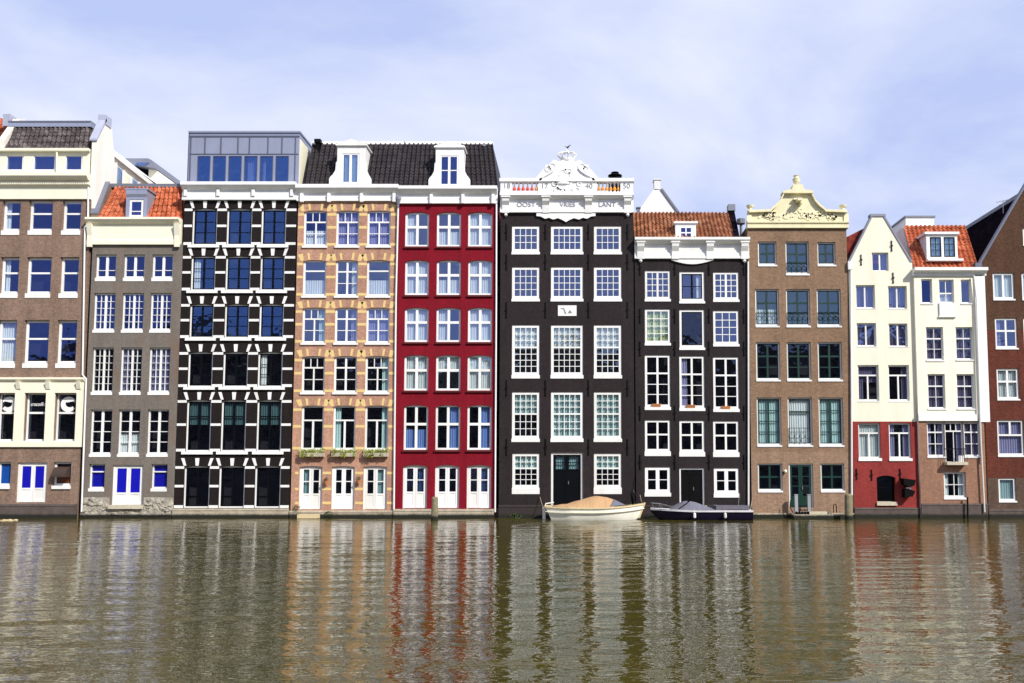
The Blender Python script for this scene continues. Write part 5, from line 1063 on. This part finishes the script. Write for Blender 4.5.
for p in o.data.polygons:
    if p.center.x + LOC[o.name].x > fx(684): p.material_index = 1
mb = MB()
for py_ in (-.9, .9): mb.tube([(fx(677), yb_ + py_ * .98, .7), (fx(688), yb_ + py_ * .9, 1.19)], .03, 5)
mb.tube([(fx(688), yb_ - .81, 1.19), (fx(688), yb_ + .81, 1.19)], .03, 5); mb.build('cover_seam', 'black', e_)
mb = MB(); mb.box(fx(718), fx(747), yb_ - .8, yb_ + .8, .66, .88); mb.box(fx(714), fx(719), yb_ - .9, yb_ + .9, .60, .90); mb.build('aft_cushion', 'cover', e_)
mb = MB(); zr_ = 1.0
for sg in (-1, 1):
    q = [(fx(650), yb_, zr_ + .06), (fx(652), yb_ + sg * .35, zr_ + .04), (fx(660), yb_ + sg * .7, zr_), (fx(668), yb_ + sg * .86, zr_ - .12), (fx(672), yb_ + sg * .9, .76)]; mb.tube(q, .022, 6)
    for j in (1, 2): mb.tube([q[j], (q[j][0] + .1, q[j][1], .74)], .018, 5)
mb.build('bow_rail', 'steel', e_)
for px in (692, 722):
    mb = MB(); mb.lathe(fx(px), yb_ - 1.22, [(.03, .12), (.09, .18), (.09, .42), (.03, .48)], 8); mb.tube([(fx(px), yb_ - 1.2, .46), (fx(px), yb_ - 1.1, .66)], .015, 5); mb.build('fender', 'white2', e_)
mb = MB(); mb.tube([(fx(739), yb_ + .3, .8), (fx(740.5), yb_ + .3, 1.6)], .025, 5); mb.build('flagstaff', 'steel', e_)

for (p, q, lb) in (((545.5, 507, -1.7), (540, 497, -.1), 'slack mooring rope from the stern of the cream sloop to the dark wall'), ((644, 503, -1.7), (640, 495, -.1), 'mooring rope from the bow of the cream sloop to the dark wall'), ((749, 510, -1.7), (752, 500, -.1), 'mooring rope from the stern of the navy speedboat to the brown wall')):
    u, v = P(*p), P(*q); mb = MB(); mb.tube([u.lerp(v, k / 8) - Vector((0, 0, .25 * math.sin(math.pi * k / 8))) for k in range(9)], .022, 5); tag(mb.build('mooring_rope', 'rope', None, loc=u), lb, 'rope', 'mooring ropes')
# ================================================================== water, ground, the street behind the viewer
def waves(x, y):
    rg = np.random.default_rng(4); z = np.zeros_like(x)
    for k in range(46):
        lam = .45 * (5.0 ** rg.random()); th = rg.normal(math.pi / 2 + .06, .20); kk = 2 * math.pi / lam; amp = WAMP * lam ** .85 * rg.uniform(.5, 1.2)
        z += amp * np.sin(kk * (math.cos(th) * x + math.sin(th) * y) + rg.uniform(0, 6.28))
    m = .75 + .25 * np.sin(.16 * x + .11 * y + 1) * np.sin(.07 * x - .21 * y); return z * m
WAMP = .0019
gx0, gx1, gy0, gy1, dx, dy = -46, 52, -52, .4, .13, .10
nx, ny = int((gx1 - gx0) / dx) + 1, int((gy1 - gy0) / dy) + 1
xx, yy_ = np.meshgrid(np.linspace(gx0, gx1, nx), np.linspace(gy0, gy1, ny)); zz_ = waves(xx, yy_) - .004
edge = np.minimum(np.minimum(xx - gx0, gx1 - xx), yy_ - gy0).clip(0, 1); zz_ = zz_ * edge
me = bpy.data.meshes.new('water'); ex = [(-400, -62), (400, -62), (400, .4), (-400, .4)]
V = np.stack([xx, yy_, zz_], -1).reshape(-1, 3); nv = len(V)
I = np.arange(nx * ny).reshape(ny, nx); F = np.stack([I[:-1, :-1], I[:-1, 1:], I[1:, 1:], I[1:, :-1]], -1).reshape(-1, 4)
ring_v = np.array([(-400, -62, 0), (400, -62, 0), (400, .4, 0), (-400, .4, 0), (gx0, gy0, 0), (gx1, gy0, 0), (gx1, .4, 0), (gx0, .4, 0)], float)
R = np.array([(0, 1, 5, 4), (1, 2, 6, 5), (3, 0, 4, 7)]) + nv
V = np.vstack([V, ring_v]); F = np.vstack([F, R])
me.vertices.add(len(V)); me.vertices.foreach_set('co', V.ravel()); me.loops.add(F.size); me.loops.foreach_set('vertex_index', F.ravel().astype(np.int32)); me.polygons.add(len(F)); me.polygons.foreach_set('loop_start', np.arange(0, F.size, 4, dtype=np.int32)); me.update(calc_edges=True); me.validate(); me.shade_smooth()
wo = bpy.data.objects.new('water', me); COL.objects.link(wo); tag(wo, 'olive green rippled canal water in front of the houses', 'water', None, 'structure')
g = NT('canal_water'); p = g.n('ShaderNodeBsdfPrincipled'); v = coords(g, (.46, 1.1, 1)); n1 = noise(g, v, 4.8, 2.4, .55); n0 = noise(g, coords(g), .25, 3)
g.l(ramp(g, n0, [(.3, C(58, 54, 7)), (.7, C(71, 64, 11))]), p.inputs['Base Color']); p.inputs['Roughness'].default_value = .012; p.inputs['IOR'].default_value = 1.52; p.inputs['Specular IOR Level'].default_value = .5
b = g.n('ShaderNodeBump'); b.inputs['Distance'].default_value = .024; mk = ramp(g, noise(g, coords(g, (.11, .3, 1)), 1, 3, .6), [(.35, (.55, .55, .55, 1)), (.65, (1, 1, 1, 1))]); g.l(mk, b.inputs['Strength']); g.l(n1, b.inputs['Height']); g.l(b.outputs['Normal'], p.inputs['Normal']); g.l(p.outputs[0], g.out.inputs[0]); me.materials.append(g.m)
mb = MB(); mb.box(-400, 400, .42, 600, -.5, .6); tag(mb.build('ground', 'grnd', None), 'paved ground the houses stand on', 'ground', None, 'structure')
mb = MB(); mb.box(-400, 400, -140, -62, -.5, 1.6); tag(mb.build('street_pavement', 'grnd', None), 'paved quay street on the near bank', 'pavement', None, 'structure')
rz = random.Random(11); x = -150.0; mb = MB(); yq = -88
while x < 160:
    wd = rz.uniform(13, 22); ht = rz.uniform(19, 24.5); mb.box(x, x + wd - .05, yq - 12, yq, 1.6, ht); mb.box(x - .1, x + wd, yq - .01, yq + .5, ht - .6, ht + .1)
    mb.cur = 1; nw = int(wd / 2.6)
    for i in range(nw):
        for j in range(int((ht - 3.5) / 3.4)): q = x + wd * (i + .5) / nw; mb.box(q - .65, q + .65, yq + .001, yq + .03, 3.4 + j * 3.4, 5.5 + j * 3.4)
    mb.cur = 0
    pk = rz.uniform(1.5, 4); mb.prism([(x + .3, ht + .1), (x + wd - .3, ht + .1), (x + wd * .7, ht + pk), (x + wd * .3, ht + pk)], yq - 11, yq - .5); x += wd
tag(mb.build('near_bank_backdrop', ['far', 'dsash'], None), 'brick street front on the near bank mirrored in the window panes', 'backdrop', None, 'structure')

# ================================================================== sky, sun
SUN = Vector((.70, -.72, .78)).normalized(); EL = math.asin(SUN.z); AZ = math.atan2(SUN.x, SUN.y)
wd = bpy.data.worlds.new('World'); S.world = wd; wd.use_nodes = True; t = wd.node_tree; t.nodes.clear()
N = t.nodes.new; Lk = t.links.new
sky = N('ShaderNodeTexSky'); sky.sky_type = 'NISHITA'; sky.sun_disc = False; sky.sun_elevation = EL; sky.sun_rotation = AZ; sky.air_density = 1.0; sky.dust_density = .6; sky.ozone_density = 2.0
tc = N('ShaderNodeTexCoord'); sp = N('ShaderNodeSeparateXYZ'); Lk(tc.outputs['Generated'], sp.inputs[0])
ad = N('ShaderNodeMath'); ad.operation = 'MAXIMUM'; Lk(sp.outputs[2], ad.inputs[0]); ad.inputs[1].default_value = .0
a2 = N('ShaderNodeMath'); a2.operation = 'ADD'; Lk(ad.outputs[0], a2.inputs[0]); a2.inputs[1].default_value = .22
dv = N('ShaderNodeVectorMath'); dv.operation = 'DIVIDE'; Lk(tc.outputs['Generated'], dv.inputs[0]); cb = N('ShaderNodeCombineXYZ'); 
for i in range(3): Lk(a2.outputs[0], cb.inputs[i])
Lk(cb.outputs[0], dv.inputs[1]); mp = N('ShaderNodeMapping'); Lk(dv.outputs[0], mp.inputs['Vector']); mp.inputs['Scale'].default_value = (.95, 1.1, .8); mp.inputs['Location'].default_value = (3.3, 1.2, 0); mp.inputs['Rotation'].default_value = (0, 0, .35)
ns = N('ShaderNodeTexNoise'); ns.inputs['Scale'].default_value = 1.15; ns.inputs['Detail'].default_value = 9; ns.inputs['Roughness'].default_value = .56; ns.inputs['Distortion'].default_value = .35; Lk(mp.outputs[0], ns.inputs['Vector'])
rp = N('ShaderNodeValToRGB'); rp.color_ramp.elements[0].position = .40; rp.color_ramp.elements[0].color = (.05, .05, .05, 1); rp.color_ramp.elements[1].position = .66; rp.color_ramp.elements[1].color = (.95, .95, .95, 1); Lk(ns.outputs['Fac'], rp.inputs['Fac'])
mx = N('ShaderNodeMix'); mx.data_type = 'RGBA'; Lk(rp.outputs['Color'], mx.inputs[0]); mx.inputs[7].default_value = (8.6, 9.0, 10.4, 1)
hz = N('ShaderNodeMix'); hz.data_type = 'RGBA'; hz.inputs[0].default_value = .82; Lk(sky.outputs[0], hz.inputs[6]); hz.inputs[7].default_value = (5.5, 6.5, 10.3, 1); Lk(hz.outputs[2], mx.inputs[6])
bg = N('ShaderNodeBackground'); bg.inputs['Strength'].default_value = .085; Lk(mx.outputs[2], bg.inputs['Color']); ow = N('ShaderNodeOutputWorld'); Lk(bg.outputs[0], ow.inputs[0])
sl = bpy.data.lights.new('sun', 'SUN'); sl.energy = 4.8; sl.angle = math.radians(.53); sl.color = (1, .95, .86); so = bpy.data.objects.new('sun', sl); COL.objects.link(so); so.rotation_euler = SUN.to_track_quat('Z', 'Y').to_euler(); so.location = (40, -60, 60)
S.view_settings.view_transform = 'Standard'; S.view_settings.look = 'None'; S.view_settings.exposure = .27; S.view_settings.gamma = 1
S.cycles.max_bounces = 8; S.cycles.transparent_max_bounces = 12; S.cycles.use_denoising = True
